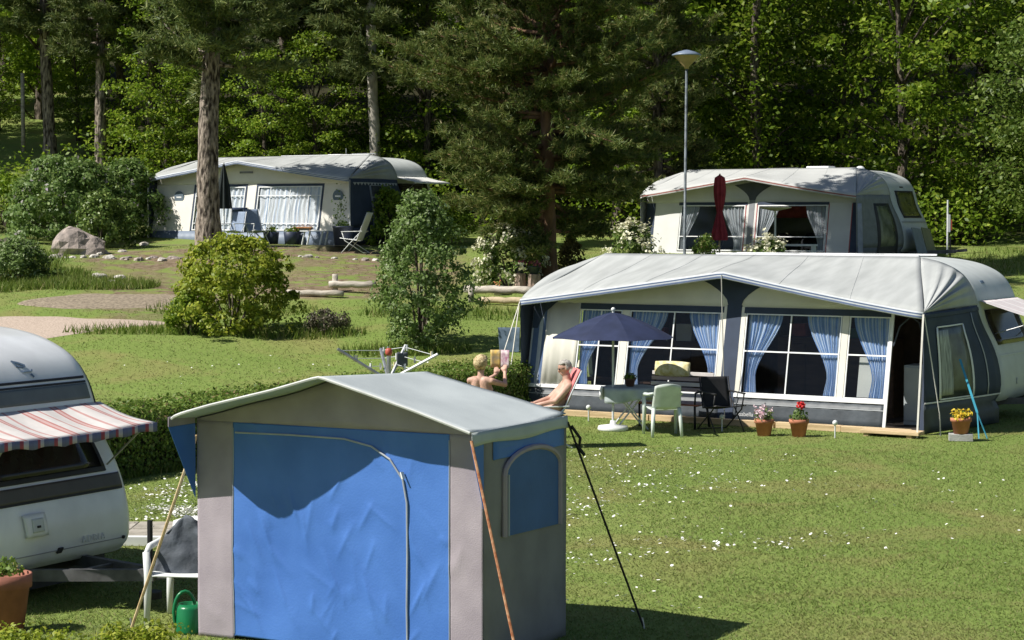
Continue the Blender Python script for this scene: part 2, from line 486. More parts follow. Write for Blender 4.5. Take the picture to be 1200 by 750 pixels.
L_GREY = leafmat('sage_leaves', [(0, (0.084, 0.144, 0.026)), (.6, (0.156, 0.240, 0.060)), (.9, (0.228, 0.312, 0.120)), (1, (0.408, 0.456, 0.288))], .35, .5, .05)
L_LILAC = leafmat('lilac_leaves', [(0, (.085, .16, .032)), (.6, (.15, .235, .055)), (.95, (.22, .30, .09)), (1, (.4, .32, .42))], .35, .5, .05)
L_RHODO = leafmat('rhododendron_leaves', [(0, (0.057, 0.115, 0.017)), (.7, (0.138, 0.196, 0.046)), (1, (0.230, 0.299, 0.081))], .25, .4, .05)
L_HEDGE = leafmat('hedge_leaves', [(0, (.08, .145, .02)), (.55, (.15, .235, .036)), (.88, (.22, .29, .06)), (1, (.3, .2, .11))], .35, .55, .05)
L_PINE = leafmat('pine_needles', [(0, (.065, .105, .025)), (.5, (.12, .16, .04)), (.85, (.175, .20, .055)), (1, (.27, .22, .09))], .35, .55, .12)
L_BLUEPINE = leafmat('grey_pine_needles', [(0, (.07, .11, .034)), (.5, (.125, .17, .05)), (1, (.22, .24, .075))], .3, .55, .15)
M_BLOOM = leafmat('cream_blossom', [(0, (.5, .48, .3)), (1, (.8, .78, .62))], .2, .6, 0)

def limb_pts(p, d, L, n=5, droop=0.0, jit=.06):
    P = [Vector(p)]; d = Vector(d).normalized()
    for i in range(n):
        d = (d + Vector((random.gauss(0, jit), random.gauss(0, jit), droop))).normalized()
        P.append(P[-1] + d * (L / n))
    return P

def trunk_mesh(mb, H, r0, r1, lean=(0, 0), n=12, wig=.05):
    P = []; rs = []
    for i in range(n + 1):
        t = i / n
        P.append((lean[0] * t * H + wig * math.sin(t * 7 + r0 * 9), lean[1] * t * H + wig * math.cos(t * 5.3), t * H - .25 * (i == 0)))
        rs.append((r0 + (r1 - r0) * t) * (1.25 if i == 0 else 1))
    # bark plates: the trunk surface is uneven
    m = 56; q0 = len(mb.v)
    PP = []; RR = []
    for i in range(m + 1):
        f = i / m * n; k = min(n - 1, int(f)); u = f - k
        PP.append([P[k][j] + (P[k + 1][j] - P[k][j]) * u for j in range(3)]); RR.append(rs[k] + (rs[k + 1] - rs[k]) * u)
    mb.tube(PP, RR, 18)
    for i in range(q0, len(mb.v)):
        x, y, z = mb.v[i]; r_ = (i - q0) // 18; c = PP[min(m, r_)]
        d = 1 + .13 * noise.noise(Vector((x * 9 + r0 * 50, y * 9, z * 2.2))) + .07 * noise.noise(Vector((x * 22, y * 22, z * 5)))
        mb.v[i] = (c[0] + (x - c[0]) * d, c[1] + (y - c[1]) * d, z)
    return P

def broad_crown(seed, H, cb, Rr, ncl, per, ls):
    g = np.random.default_rng(seed); random.seed(seed)
    mb = MB(); TP = trunk_mesh(mb, H * .9, .2, .04, (random.uniform(-.03, .03), 0))
    C = []
    for i in range(ncl):
        t = g.uniform(0, 1) ** .85
        z = cb + (H - cb) * t
        prof = math.sin(PI * min(1, .12 + .85 * t)) ** .6
        r = Rr * prof * math.sqrt(g.uniform(.12, 1)); a = g.uniform(0, 2 * PI)
        c = Vector((r * math.cos(a), r * math.sin(a), z)); C.append(c)
        if i % 6 == 0:
            k = TP[min(len(TP) - 1, int((z * .75) / (H * .9) * 12))]
            mid = (Vector(k) + c) / 2 + Vector((0, 0, .25))
            mb.tube([k, mid, c], [.06, .035, .012], 5)
    P = []; N = []
    for c in C:
        rr = g.uniform(.45, .95)
        q = g.normal(size=(per, 3)); q = unit(q) * (g.uniform(0, 1, (per, 1)) ** .45)
        q *= np.array([rr * 1.25, rr * 1.25, rr * .55])
        P.append(q + np.array(c)); N.append(q * .5 + np.array([0, 0, .55]) + g.normal(0, .45, (per, 3)))
    P = np.concatenate(P); N = np.concatenate(N)
    L = g.uniform(.7, 1.3, len(P)) * ls
    return mb.mesh('trunk'), leaf_mesh('crown', P, N, L, L * .68, g)

def pine_tree(seed, H, cb, Rr, step, r0, tuft_len, k_bl, shape='dense', tw=.022, gap=.16):
    g = np.random.default_rng(seed); random.seed(seed)
    mb = MB(); TP = trunk_mesh(mb, H * .97, r0, .05, (0, 0), 14, .08)
    C = []; D = []
    z = cb
    while z < H:
        t = (z - cb) / (H - cb)
        Lm = Rr * ((.72 + .8 * t) if t < .4 else (1.04 - .62 * (t - .4))) * random.uniform(.6, 1.15) if shape == 'dense' else Rr * math.sin(PI * min(.93, .32 + .66 * t)) ** .7 * random.uniform(.6, 1.1)
        for b in range((8 if t < .5 else 6) if shape == 'dense' else 5):
            a = random.uniform(0, 2 * PI); el = -.10 + .75 * t + random.gauss(0, .24)
            d = Vector((math.cos(a) * math.cos(el), math.sin(a) * math.cos(el), math.sin(el)))
            L = max(.5, Lm * random.uniform(.7, 1.05))
            BP = limb_pts((TP[min(14, int(z / (H * .97) * 14))][0], TP[min(14, int(z / (H * .97) * 14))][1], z + random.gauss(0, .22)), d, L, 7, .03, .12)
            mb.tube(BP, [.055 * (1 - i / 8) + .008 for i in range(8)], 5)
            for i in range(2, 8):
                for s in (-1, 1, 0):
                    sd = (d + Vector((-d.y, d.x, 0)) * s * random.uniform(.6, 1.3) + Vector((0, 0, random.uniform(-.05, .5)))).normalized()
                    tl = (.25 + .32 * L * (1 - i / 8.5)) * random.uniform(.6, 1.1)
                    q = 0.0
                    while q < tl:
                        p = BP[i] + sd * q
                        C.append((p.x + random.gauss(0, .06), p.y + random.gauss(0, .06), p.z + random.gauss(0, .05))); D.append((sd.x, sd.y, sd.z + .35))
                        q += gap
        z += step
    C = np.array(C); D = np.array(D); n = len(C)
    C = np.repeat(C, k_bl, 0); D = np.repeat(D, k_bl, 0)
    m = len(C)
    dirv = unit(unit(D) * .75 + g.normal(0, .55, (m, 3)))
    ln = (tuft_len * g.uniform(.6, 1.25, m))[:, None]
    s = unit(np.cross(dirv, g.normal(size=(m, 3)))) * tw
    base = C + g.normal(0, .03, (m, 3))
    V = np.stack([base - s * .5, base + s * .5, base + dirv * ln], 1).reshape(-1, 3)
    return mb.mesh('trunk'), quads('crown', V, m, 3)

def plant_tree(name, label, meshes, mats, loc, rz=0, sc_=1.0, group=None):
    t = thing(name, label, 'tree', loc, rz, group)
    t.scale = (sc_,) * 3
    link('trunk', meshes[0], mats[0], t, True)
    link('crown', meshes[1], mats[1], t)
    return t

BROAD = [broad_crown(101, 13, 1.2, 3.4, 150, 85, .2), broad_crown(102, 15, 3.0, 3.7, 150, 85, .21), broad_crown(103, 11, .8, 3.1, 130, 85, .19), broad_crown(104, 16, 4.5, 4.0, 160, 85, .22)]
rf = random.Random(5)
spots = []
for y0, stp, xa, xb in ((68.0, 4.2, 3, 25), (75.5, 3.7, -34, 34), (86, 4.4, -38, 38), (97, 5.0, -30, 34), (110, 6, -36, 38), (71.2, 2.6, -14.5, 2)):
    x = xa
    while x < xb:
        y = y0 + rf.uniform(-1.6, 1.6)
        if not (-.285 < x / y < -.2 and y < 84): spots.append((x + rf.uniform(-1, 1), y))
        x += stp * rf.uniform(.8, 1.2)
for i, (x, y) in enumerate(spots):
    k = rf.choice([0, 2, 2]) if y < 73 else rf.choice([0, 1, 2, 3])
    small = y < 73 and x < 1.5
    plant_tree('broadleaf_tree', 'small leafy sapling in the undergrowth between the pine trunks behind the cream awning' if small else ('leafy green tree of the front row of the wood behind the red trimmed awning' if y < 73 else 'tall leafy green broadleaf tree deep in the dense dark wood'), BROAD[k], (BARK_DARK, L_BROAD),
               (x, y, tz(x, y) - .1), rf.uniform(0, 6.28), rf.uniform(.45, .72) if small else rf.uniform(.85, 1.2), 'saplings between the pine trunks' if small else ('front row trees of the wood' if y < 73 else 'broadleaf trees deep in the wood'))
for px_, y, s_, lab in ((-.247, 82, .42, 'small leafy sapling at the left edge of the meadow'), (-.2215, 88, .5, 'small leafy tree standing at the back of the meadow'), (-.2085, 79, .4, 'low leafy sapling right of the meadow beside the grey pine'), (-.236, 96, .6, 'leafy tree at the far end of the meadow')):
    plant_tree('broadleaf_tree', lab, BROAD[2], (BARK_DARK, L_BROAD), (px_ * y, y, tz(px_ * y, y) - .1), y, s_)
# two broadleaf trees that stand out
plant_tree('broadleaf_tree', 'bright yellow green leafy tree at the top left corner above the meadow', BROAD[1], (BARK_DARK, leafmat('spring_leaves', [(0, (.12, .17, .01)), (1, (.34, .36, .04))], .4, .5, .05)), (-22.6, 93, tz(-22.6, 93)), 1.0, 1.1)
plant_tree('broadleaf_tree', 'pale green leafy tree hanging in at the edge beside the grass slope', broad_crown(77, 7.5, .9, 2.3, 110, 130, .15), (BARK_DARK, leafmat('pale_leaves', [(0, (.06, .115, .012)), (.6, (.12, .18, .03)), (1, (.2, .26, .06))], .35, .5, .05)), (15.9, 60, tz(15.6, 60) - .1), 2.0, 1.0)
# thin trunks in front of the wood on the right
for px, y, lab in ((.1172, 66.5, 'slender dark trunk with ivy rising behind the roof of the red trimmed awning'), (.2025, 68, 'dark leaning trunk in the wood above the caravan end')):
    t = thing('forest_tree', lab, 'tree', (px * y, y, tz(px * y, y)), 0)
    mb = MB(); trunk_mesh(mb, 13, .17, .08, (.012, 0), 12, .14)
    for k in range(9):
        a = random.uniform(0, 6.28); p = limb_pts((0, 0, 4 + k), (math.cos(a), math.sin(a), .5), 1.6, 5, .02)
        mb.tube(p, [.04, .033, .026, .02, .012, .006], 5)
    mb.build('trunk', BARK_DARK, t, True)
    g2 = np.random.default_rng(int(px * 1000)); n = 2600
    zz = g2.uniform(1.5, 12.5, n); aa = g2.uniform(0, 6.28, n); rr = .2 + np.abs(g2.normal(0, .5, n)) * (.35 + .12 * zz)
    Pq = np.stack([rr * np.cos(aa), rr * np.sin(aa), zz], 1)
    link('crown', leaf_mesh('crown', Pq, g2.normal(0, .5, (n, 3)) + [0, 0, .7], .2 * g2.uniform(.6, 1.2, n), .13, g2), L_BROAD, t)

# pines
BIGPINE = pine_tree(31, 15.5, 1.6, 4.4, .36, .21, .17, 14, 'dense', .033, .10)
plant_tree('pine_tree', 'broad bushy pine with reddish trunk and low drooping branches behind the blue parasol awning', BIGPINE, (BARK_RED, L_PINE), (.93, 52.5, tz(.93, 52.5)), .7)
SIDEPINE = pine_tree(37, 11, 1.6, 2.2, .5, .16, .2, 9, 'dense', .042, .14)
plant_tree('pine_tree', 'dark small pine close behind the street lamp', SIDEPINE, (BARK_DARK, L_PINE), (4.4, 62.5, tz(4.4, 62.5)), .3)
TALL = [pine_tree(41, 15, 5.1, 2.6, .42, .35, .24, 9, 'tall', .05, .13), pine_tree(43, 14, 4.7, 3.3, .36, .24, .24, 9, 'tall', .05, .13)]
plant_tree('pine_tree', 'thick grey barked pine trunk standing right in front of the cream awning', TALL[0], (BARK_PINE, L_BLUEPINE), (-8.62, 59.0, tz(-8.62, 59)), .2).rotation_euler.y = R(1.6)
for px, y, rz, s, lab, bk in ((58, 76, 0, 1.0, 'grey pine trunk with dark crown beside the small green meadow', BARK_PINE),
                         (121, 73, 1.3, .92, 'slim grey pine behind the lilac thicket', BARK_PINE),
                         (216, 73.5, 2.2, .95, 'sunlit pine trunk just behind the thick front pine', BARK_PINE),
                         (333, 71.5, 3.9, 1.02, 'dark straight pine trunk rising behind the roof of the cream awning', BARK_DARK)):
    x = (px - 600) / 2430 * y
    plant_tree('pine_tree', lab, TALL[1], (bk, L_BLUEPINE), (x, y, tz(x, y)), rz, s)
# bare pale trunk left of the bushy pine
x, y = -4.6, 69.5
t = thing('pine_tree', 'tall bare pale trunk with peeling bark left of the bushy pine', 'tree', (x, y, tz(x, y)))
mb = MB(); trunk_mesh(mb, 15, .19, .12, (-.004, 0), 12, .07)
for k in range(6):
    a = random.uniform(0, 6.28); mb.tube(limb_pts((0, 0, 4.5 + k * .9), (math.cos(a), math.sin(a), .3), .7, 4, .02), [.03, .025, .018, .012, .006], 5)
mb.build('trunk', BARK_PALE, t, True)
link('crown', TALL[1][1], L_BLUEPINE, t)

def shrub(name, label, loc, shape, ncl, per, ls, m, seed, rcl=.22, nst=9, cat='bush', bloom=None, stem=BARK_DARK, flat=.8, up=.35, group=None, asp=.6):
    """shape(t, a) -> radius at height fraction t; loc at the foot; shape.h height"""
    g = np.random.default_rng(seed); random.seed(seed)
    t = thing(name, label, cat, loc, 0, group)
    fn, H = shape
    mb = MB(); C = []
    for i in range(ncl):
        u = g.uniform(0, 1) ** .8; a = g.uniform(0, 2 * PI)
        r = fn(u, a) * math.sqrt(g.uniform(.2, 1))
        C.append((r * math.cos(a), r * math.sin(a), .06 + u * H))
    for i in range(nst):
        c = Vector(C[int(i * ncl / nst)])
        mb.tube([(c.x * .08, c.y * .08, -.08), (c.x * .4, c.y * .4, c.z * .55), c], [.028, .018, .006], 5)
    mb.build('stems', stem, t)
    P = []; N = []
    for c in C:
        k = max(4, int(per * g.uniform(.5, 1.4))); rr = rcl * g.uniform(.6, 1.4)
        q = unit(g.normal(size=(k, 3))) * g.uniform(0, 1, (k, 1)) ** .45 * np.array([rr, rr, rr * flat])
        P.append(q + np.array(c)); N.append(q / rr * .7 + np.array([c[0], c[1], 0]) * .3 + np.array([0, 0, up]) + g.normal(0, .4, (k, 3)))
    P = np.concatenate(P); N = np.concatenate(N); L = ls * g.uniform(.6, 1.3, len(P))
    P[:, 2] = np.maximum(P[:, 2], .01)
    link('foliage', leaf_mesh('foliage', P, N, L, L * asp, g), m, t)
    if bloom:
        bm, nb, bs = bloom
        idx = [i for i in range(len(C))]
        Q = []; M = []
        for i in range(nb):
            c = np.array(C[idx[i % len(idx)]]); d = c - np.array([0, 0, H * .35]); d = d / max(np.linalg.norm(d), .01)
            q = c + d * rcl * 1.05
            for _ in range(7):
                Q.append(q + g.normal(0, bs * .7, 3)); M.append(d + g.normal(0, .5, 3))
        link('blossom', leaf_mesh('blossom', np.array(Q), np.array(M), bs, bs * .8, g), bm, t)
    return t

def gz(x, y, dz=0.0): return (x, y, tz(x, y) + dz)
def at(px, Y): return (px - 600) / 2430 * Y       # survey bearing -> metres right of the axis
dome = lambda r, h, k=.5: ((lambda t, a: r * (1 - t ** 2.2) ** k * (1 + .13 * math.sin(3 * a + 1) + .08 * math.sin(7 * a + t * 9))), h)
cone = lambda r, h: ((lambda t, a: r * ((.55 + 1.5 * t) if t < .3 else 1.0 * (1 - (t - .3) / .72) ** .62) * (1 + .15 * math.sin(3 * a + 2) + .1 * math.sin(5 * a + t * 11))), h)

shrub('yellow_bush', 'round yellow green bush beside the gravel track', gz(at(272, 45), 45), dome(1.4, 1.95, .36), 220, 60, .10, L_YELLOW, 201, .2, 12)
shrub('dark_bush', 'low dark green bush at the foot of the yellow bush', gz(at(222, 44.4), 44.4), dome(.55, .8), 60, 50, .08, L_BROAD, 202, .18, 6)
shrub('willow_bush', 'tall pointed grey green bush in the middle of the lawn', gz(at(493, 43), 43), cone(1.18, 3.1), 300, 55, .085, L_GREY, 203, .2, 14)
shrub('lilac_bush', 'big rounded lilac thicket left of the cream awning', gz(at(75, 63.5), 63.5), dome(1.95, 2.4, .4), 310, 60, .12, L_LILAC, 204, .27, 14, flat=.7)
shrub('lilac_bush', 'darker leafy shrub between lilac thicket and cream awning', gz(at(150, 64.5), 64.5), dome(1.2, 2.3, .45), 150, 60, .12, L_LILAC, 205, .25, 8)
shrub('lilac_bush', 'bright green young shrub at the front of the lilac thicket behind the boulder', gz(at(120, 61.4), 61.4), dome(1.0, 1.5, .5), 120, 50, .11, L_YELLOW.copy() if False else L_RHODO, 206, .22, 8)
shrub('rhododendron', 'rhododendron covered in cream white flowers near the pine trunk', gz(at(596, 52.2), 52.2), dome(.84, 1.4, .42), 120, 34, .15, L_RHODO, 207, .17, 8, bloom=(M_BLOOM, 300, .085), asp=.34, cat='flowering bush')
shrub('rhododendron', 'cream flowering bush in front of the red trimmed awning', gz(at(741, 49.2), 49.2), dome(.74, 1.6, .42), 100, 34, .14, L_RHODO, 208, .17, 8, bloom=(M_BLOOM, 170, .085), asp=.34, cat='flowering bush')
shrub('rhododendron', 'low pale bush below the white table on a post', gz(at(900, 50.0), 50.0), dome(.72, 1.3, .42), 80, 34, .14, L_RHODO, 209, .16, 8, bloom=(M_BLOOM, 130, .08), asp=.34, cat='flowering bush')
shrub('box_bush', 'small round green bush left of the red parasol', gz(at(824, 50.0), 50.0), dome(.42, 1.36, .4), 60, 60, .06, L_HEDGE, 210, .13, 6)
shrub('brown_shrub', 'small olive brown upright shrub right of the pine trunk', gz(at(669, 54), 54), dome(.38, .85, .6), 60, 40, .08, leafmat('olive_leaves', [(0, (.09, .08, .02)), (1, (.2, .17, .06))], .3), 211, .12, 6)
shrub('heather', 'low grey purple shrub between the yellow and the tall bush', gz(at(381, 44.6), 44.6), dome(.55, .42, .5), 60, 40, .06, leafmat('heather_leaves', [(0, (.06, .06, .035)), (.7, (.1, .1, .055)), (1, (.17, .12, .11))], .3), 212, .12, 8)
for px, Y, r, h, lab in ((455, 61.5, .8, 1.5, 'leafy green shrub beside the striped end of the cream awning caravan'), (520, 60.5, 1.0, 1.3, 'dark leafy shrub in the shade under the bushy pine')):
    shrub('shade_shrub', lab, gz(at(px, Y), Y), dome(r, h), 110, 50, .1, L_BROAD, int(px), .22, 7)
shrub('shade_shrub', 'dark rounded shrub below the grey pine trunk at the meadow', gz(at(82, 70.5), 70.5), dome(.9, .9), 70, 50, .1, L_BROAD, 216, .22, 7)
shrub('shade_shrub', 'dark shrub mass at the left edge under the meadow', gz(at(8, 68.5), 68.5), dome(1.4, 1.5), 120, 50, .11, L_BROAD, 217, .25, 7)
shrub('weeds', 'rough pale green weeds on the bank at the picture edge', gz(at(22, 53), 53), dome(.9, .95, .6), 110, 50, .09, L_GREY, 215, .2, 8)
# undergrowth along the foot of the wood: one mass
g2 = np.random.default_rng(90); C = []
for _ in range(1000):
    y = g2.uniform(65.5, 80) ; pxr = g2.uniform(-.255, .255)
    if .15 < pxr < .225: y = g2.uniform(61.5, 74)
    if pxr < -.205 and y > 69: continue
    if y < 68.5 and pxr < -.05: y += 3
    x = pxr * y; C.append((x, y, tz(x, y) + g2.uniform(0, 1.5)))
C = np.array(C); k = 42
Pq = np.repeat(C, k, 0) + g2.normal(0, 1, (len(C) * k, 3)) * [.45, .4, .3]
link('undergrowth', leaf_mesh('undergrowth', Pq, g2.normal(0, .5, (len(Pq), 3)) + [0, -.15, .6], .17 * g2.uniform(.6, 1.3, len(Pq)), .11, g2), L_BROAD)
tag(bpy.data.objects['undergrowth'], 'dark leafy undergrowth along the foot of the wood', 'undergrowth', kind='stuff')

# clipped hedge running back from the left caravan
h = thing('hedge', 'long clipped green hedge running behind the blue tent', 'hedge', (-4.35, 27.9, 0), math.atan2(.868, .5))
HL0, HL1, HW, HH = -3.0, 9.6, 1.15, .8
mb = MB()
mb.grid(lambda u, v: (HL0 + .1 + (HL1 - HL0 - .2) * u, (.16 + (HW - .32) * min(1, max(0, (v * 3 - 1)))), (HH - .16) * (min(1, v * 3) if v < .5 else min(1, 3 - v * 3))), 60, 9)
mb.build('branches', mat('hedge_dark_core', (.04, .035, .02), .95, .5, 12, 1, 30), h)  # dark twig-brown box stands in for the shaded inside of the hedge
g2 = np.random.default_rng(66); n = 60000
u = g2.uniform(HL0, HL1, n); f = g2.uniform(0, 1, n)
P = np.zeros((n, 3)); N = np.zeros((n, 3))
top = f < .5; fr = (f >= .5) & (f < .85); bk = f >= .85
P[:, 0] = u
bulge = np.array([.06 * noise.noise(Vector((a * 1.3, b * 7, 1))) for a, b in zip(u, f)])
P[top, 1] = g2.uniform(0, HW, top.sum()); P[top, 2] = HH + bulge[top] * 1.4 + g2.normal(0, .035, top.sum()); N[top] = [0, 0, 1]
P[fr, 1] = 0 + bulge[fr] + g2.normal(0, .05, fr.sum()); P[fr, 2] = g2.uniform(.02, HH, fr.sum()); N[fr] = [0, -1, .3]
P[bk, 1] = HW + bulge[bk] + g2.normal(0, .05, bk.sum()); P[bk, 2] = g2.uniform(.02, HH, bk.sum()); N[bk] = [0, 1, .3]
N += g2.normal(0, .55, (n, 3))
L = .055 * g2.uniform(.6, 1.4, n)
link('foliage', leaf_mesh('foliage', P, N, L, L * .6, g2), L_HEDGE, h)
shrub('front_shrub', 'sunlit green shrub tips along the bottom edge below the left caravan', (-3.35, 14.2, 0), dome(.55, .42, .35), 90, 55, .04, L_YELLOW, 301, .12, 10)
shrub('front_shrub', 'green shrub tips at the bottom edge below the white chair', (-2.62, 14.25, 0), dome(.42, .44, .35), 70, 55, .04, L_YELLOW, 302, .12, 8)

# ------------------------------------------------------------------ stones, logs, slabs
ROCK = mat('granite', (.27, .235, .215), .95, .3, 5, 1.0, 14, c2=(.42, .35, .31), detail=10)
STONE = mat('pale_stone', (.42, .38, .33), .9, .3, 8, .8, 20, c2=(.6, .57, .52), detail=8)
def rock_mesh(seed, rx, ry, rz, n=18, m=11, k=.28):
    mb = MB(); mb.ball((0, 0, 0), 1.0, n, m)
    out = []
    for x, y, z in mb.v:
        d = 1 + k * noise.noise(Vector((x * 1.3 + seed * 7, y * 1.3, z * 1.3))) + k * .4 * noise.noise(Vector((x * 4 + seed, y * 4, z * 4)))
        out.append((x * rx * d, y * ry * d, max(-.25, z) * rz * d))
    mb.v = out
    return mb
x, y = at(92, 58.6), 58.6
b = rock_mesh(3, .8, .7, .64).build('boulder', ROCK, None, False, loc=gz(x, y, .05))
tag(b, 'big grey brown boulder in front of the lilac thicket', 'boulder')
b = rock_mesh(9, .45, .4, .5).build('boulder', mat('dark_rock', (.1, .085, .07), .95, .4, 6, 1, 14), None, False, loc=gz(at(2, 55.5), 55.5, .15))
tag(b, 'dark stone at the left picture edge on the bank', 'boulder')
SM = [rock_mesh(20 + i, .16, .13, .1, 9, 6).mesh('stone') for i in range(4)]
rs = random.Random(9)
stone_spots = [(px, 57.3 + rs.uniform(-.3, .3)) for px in (128, 134, 146, 152, 163, 174, 180, 190, 203, 212, 221)] + [(px, 57.6) for px in (352, 361, 372, 392, 416, 428, 440)] + \
    [(70, 57.2), (64, 56.8), (77, 56.9), (85, 57.0), (98, 57.2), (110, 57.4), (117, 58.2), (122, 58.8), (112, 54.0), (118, 53.8), (131, 52.4), (139, 52.0), (140, 53.8), (27, 53.6), (169, 62.5), (144, 59.4), (455, 56.5), (236, 57.5)]
for px, Y in stone_spots:
    x = at(px, Y)
    o = link('stone', rs.choice(SM), STONE if rs.random() < .75 else ROCK, None, False, loc=gz(x, Y, -.005), rz=rs.uniform(0, 6))
    k = rs.uniform(.45, 1.15); o.scale = (k * 1.2, k, k)
    if Y < 55: tag(o, 'small stone lying loose in the grass above the bare earth track', 'stone', 'loose stones above the track')
    elif px < 119 or Y > 58: tag(o, 'small stone at the foot of the big boulder and lilac thicket', 'stone', 'stones round the boulder')
    elif px < 300: tag(o, 'pale field stone in the row left of the thick pine trunk', 'stone', 'stone row left of the pine')
    else: tag(o, 'pale field stone in the row right of the thick pine trunk', 'stone', 'stone row right of the pine')
LOG = mat('weathered_log', (.36, .32, .27), .9, .3, 4, .6, 20, c2=(.55, .5, .43), aniso=(.4, 2, 2))
for i, (pa, ya, pb, yb, r, dz, lab) in enumerate(((386, 50.6, 440, 50.4, .085, .16, 'weathered rail log left of the tall pointed bush'), (336, 50.2, 402, 49.8, .075, .05, 'grey log lying low behind the yellow bush'),
        (545, 49.9, 626, 49.2, .095, .28, 'upper pale rail log right of the tall pointed bush'), (562, 49.4, 622, 48.9, .08, .08, 'lower yellowish rail log right of the tall pointed bush'))):
    xa, xb = at(pa, ya), at(pb, yb)
    mb = MB(); n = 8
    mb.tube([(xa + (xb - xa) * k / n, ya + (yb - ya) * k / n, tz((xa + xb) / 2, (ya + yb) / 2) + dz + r * .5 + .012 * math.sin(k * 2 + i)) for k in range(n + 1)], [r * (1 + .06 * math.sin(k * 3)) for k in range(n + 1)], 10)
    tag(mb.build('rail_log', LOG if i != 3 else mat('yellow_log', (.45, .36, .24), .9, .25, 4, .5, 20), None, True), lab, 'log', 'rail logs along the lawn')
for px, Y, lab in ((552, 49.6, 'short round post at the left end of the double rail logs'), (618, 49.15, 'short round post at the right end of the double rail logs'), (392, 50.5, 'short round post under the rail log left of the tall bush')):
    x = at(px, Y); mb = MB(); mb.tube([(0, 0, -.1), (0, 0, .42)], .07, 9)
    tag(mb.build('rail_post', LOG, None, True, loc=gz(x, Y + .17)), lab, 'post', 'rail log posts')
# tree stumps with flower tubs
STUMP = mat('stump_bark', (.3, .22, .18), .95, .35, 7, 1, 18, aniso=(2, 2, .6))
POTBL = mat('dark_glazed_pot', (.03, .045, .05), .35, .2)
FL_PINK = leafmat('pink_petals', [(0, (.35, .05, .1)), (1, (.6, .2, .28))], .2)
def flower_mass(parent, r, h, z, seed, green, petal, npet, ps=.04, ng=160, gs=.06, name='flowers'):
    g2 = np.random.default_rng(seed)
    q = unit(g2.normal(size=(ng, 3))); q[:, 2] = np.abs(q[:, 2]); q = q * g2.uniform(.3, 1, (ng, 1)) * [r, r, h] + [0, 0, z]
    lv = link('leaves', leaf_mesh('leaves', q, q - [0, 0, z] + g2.normal(0, .1, (ng, 3)), gs, gs * .55, g2), green, parent); lv['kind'] = 'stuff'
    if npet:
        c = unit(g2.normal(size=(max(1, npet // 8), 3))); c[:, 2] = np.abs(c[:, 2]) * .8 + .25; c = c * [r * .85, r * .85, h] + [0, 0, z]
        q = np.repeat(c, 8, 0) + g2.normal(0, ps * .6, (len(c) * 8, 3))
        fl_ = link(name, leaf_mesh(name, q, g2.normal(0, .5, q.shape) + [0, -.4, .6], ps, ps * .9, g2), petal, parent); fl_['kind'] = 'stuff'
for px, Y, lab1, lab2 in ((609, 51.6, 'left of two tree stumps by the pine trunk', 'dark flower tub with pink blooms on the left stump'), (626, 51.4, 'right of two tree stumps by the pine trunk', 'dark flower tub with pink blooms on the right stump')):
    x = at(px, Y); z = tz(x, Y)
    mb = MB(); mb.lathe([(.2, -.05), (.17, .1), (.155, .42), (.15, .43)], 12, wob=.06)
    o = mb.build('tree_stump', STUMP, None, False, loc=(x, Y, z)); tag(o, lab1, 'stump', 'stumps by the pine')
    t = thing('flower_tub', lab2, 'flower pot', (x, Y - .02, z + .432), 0, 'tubs on the stumps')
    mb = MB(); mb.lathe([(.1, 0), (.15, .17), (.165, .18), (.16, .2), (.13, .19)], 14); mb.build('tub', POTBL, t, True)
    flower_mass(t, .15, .14, .18, int(px), L_HEDGE, FL_PINK, 90, .05, 120)
t = thing('flower_tub', 'small stone tub with orange plant between tall bush and stumps', 'flower pot', gz(at(584, 51), 51))
mb = MB(); mb.lathe([(.1, 0), (.13, .2), (.14, .24), (.1, .23)], 12); mb.build('tub', STONE, t, True)
flower_mass(t, .12, .12, .22, 4, L_HEDGE, leafmat('orange_petals', [(0, (.5, .16, .06)), (1, (.6, .3, .15))], .2), 24, .05, 70)
# ------------------------------------------------------------------ shared paints and cloths
WHITE = mat('caravan_white', (.72, .735, .75), .3, .10, 2.5, .03, 6, detail=9, spec=.5, coat=.3)
DULLW = mat('caravan_offwhite', (.54, .57, .565), .45, .08, 3, .03, 8)
BLACKR = mat('black_rubber', (.018, .018, .02), .6, .2)
STEEL = mat('galvanised_steel', (.45, .46, .47), .4, .2, 12, 0, 0, metal=.8)
POLE = mat('awning_pole', (.62, .64, .66), .35, .1, 10, metal=.4)
ROOF_G = mat('grey_awning_roof', (.36, .375, .37), .75, .09, 2.2, .12, 90, c2=(.425, .44, .435), detail=10, aniso=(2.2, .5, .5))
CREAM = mat('cream_canvas', (.76, .735, .66), .85, .06, 2, .1, 120, transl=.12)
GREYCAN = mat('grey_white_canvas', (.70, .70, .69), .85, .06, 2, .1, 120, transl=.1)
NAVY = mat('navy_canvas', (.035, .05, .085), .75, .15, 3, .1, 120)
SLATE = mat('slate_pvc', (.055, .066, .078), .5, .2, 3, .25, 9)
BLUEPVC = mat('blue_grey_pvc', (.16, .2, .27), .5, .15, 3, .2, 9)
PANE = panemat('clear_pvc', (.84, .86, .88), .013)
DARKPANE = panemat('smoked_pane', (.12, .12, .12), .10)
PANE2 = panemat('clean_pvc', (.94, .95, .96), .02)
WBAR = mat('white_bar', (.74, .75, .76), .5, .06)
VAL_BLUE = stripes('blue_white_border', [(0, (.55, .58, .62)), (.22, (.1, .14, .25)), (.42, (.55, .58, .62)), (.6, (.12, .16, .28)), (.85, (.5, .53, .58))], 1.0, 1)
VAL_RED = stripes('red_white_border', [(0, (.55, .55, .55)), (.3, (.3, .1, .09)), (.6, (.5, .5, .5))], 1.0, 1)
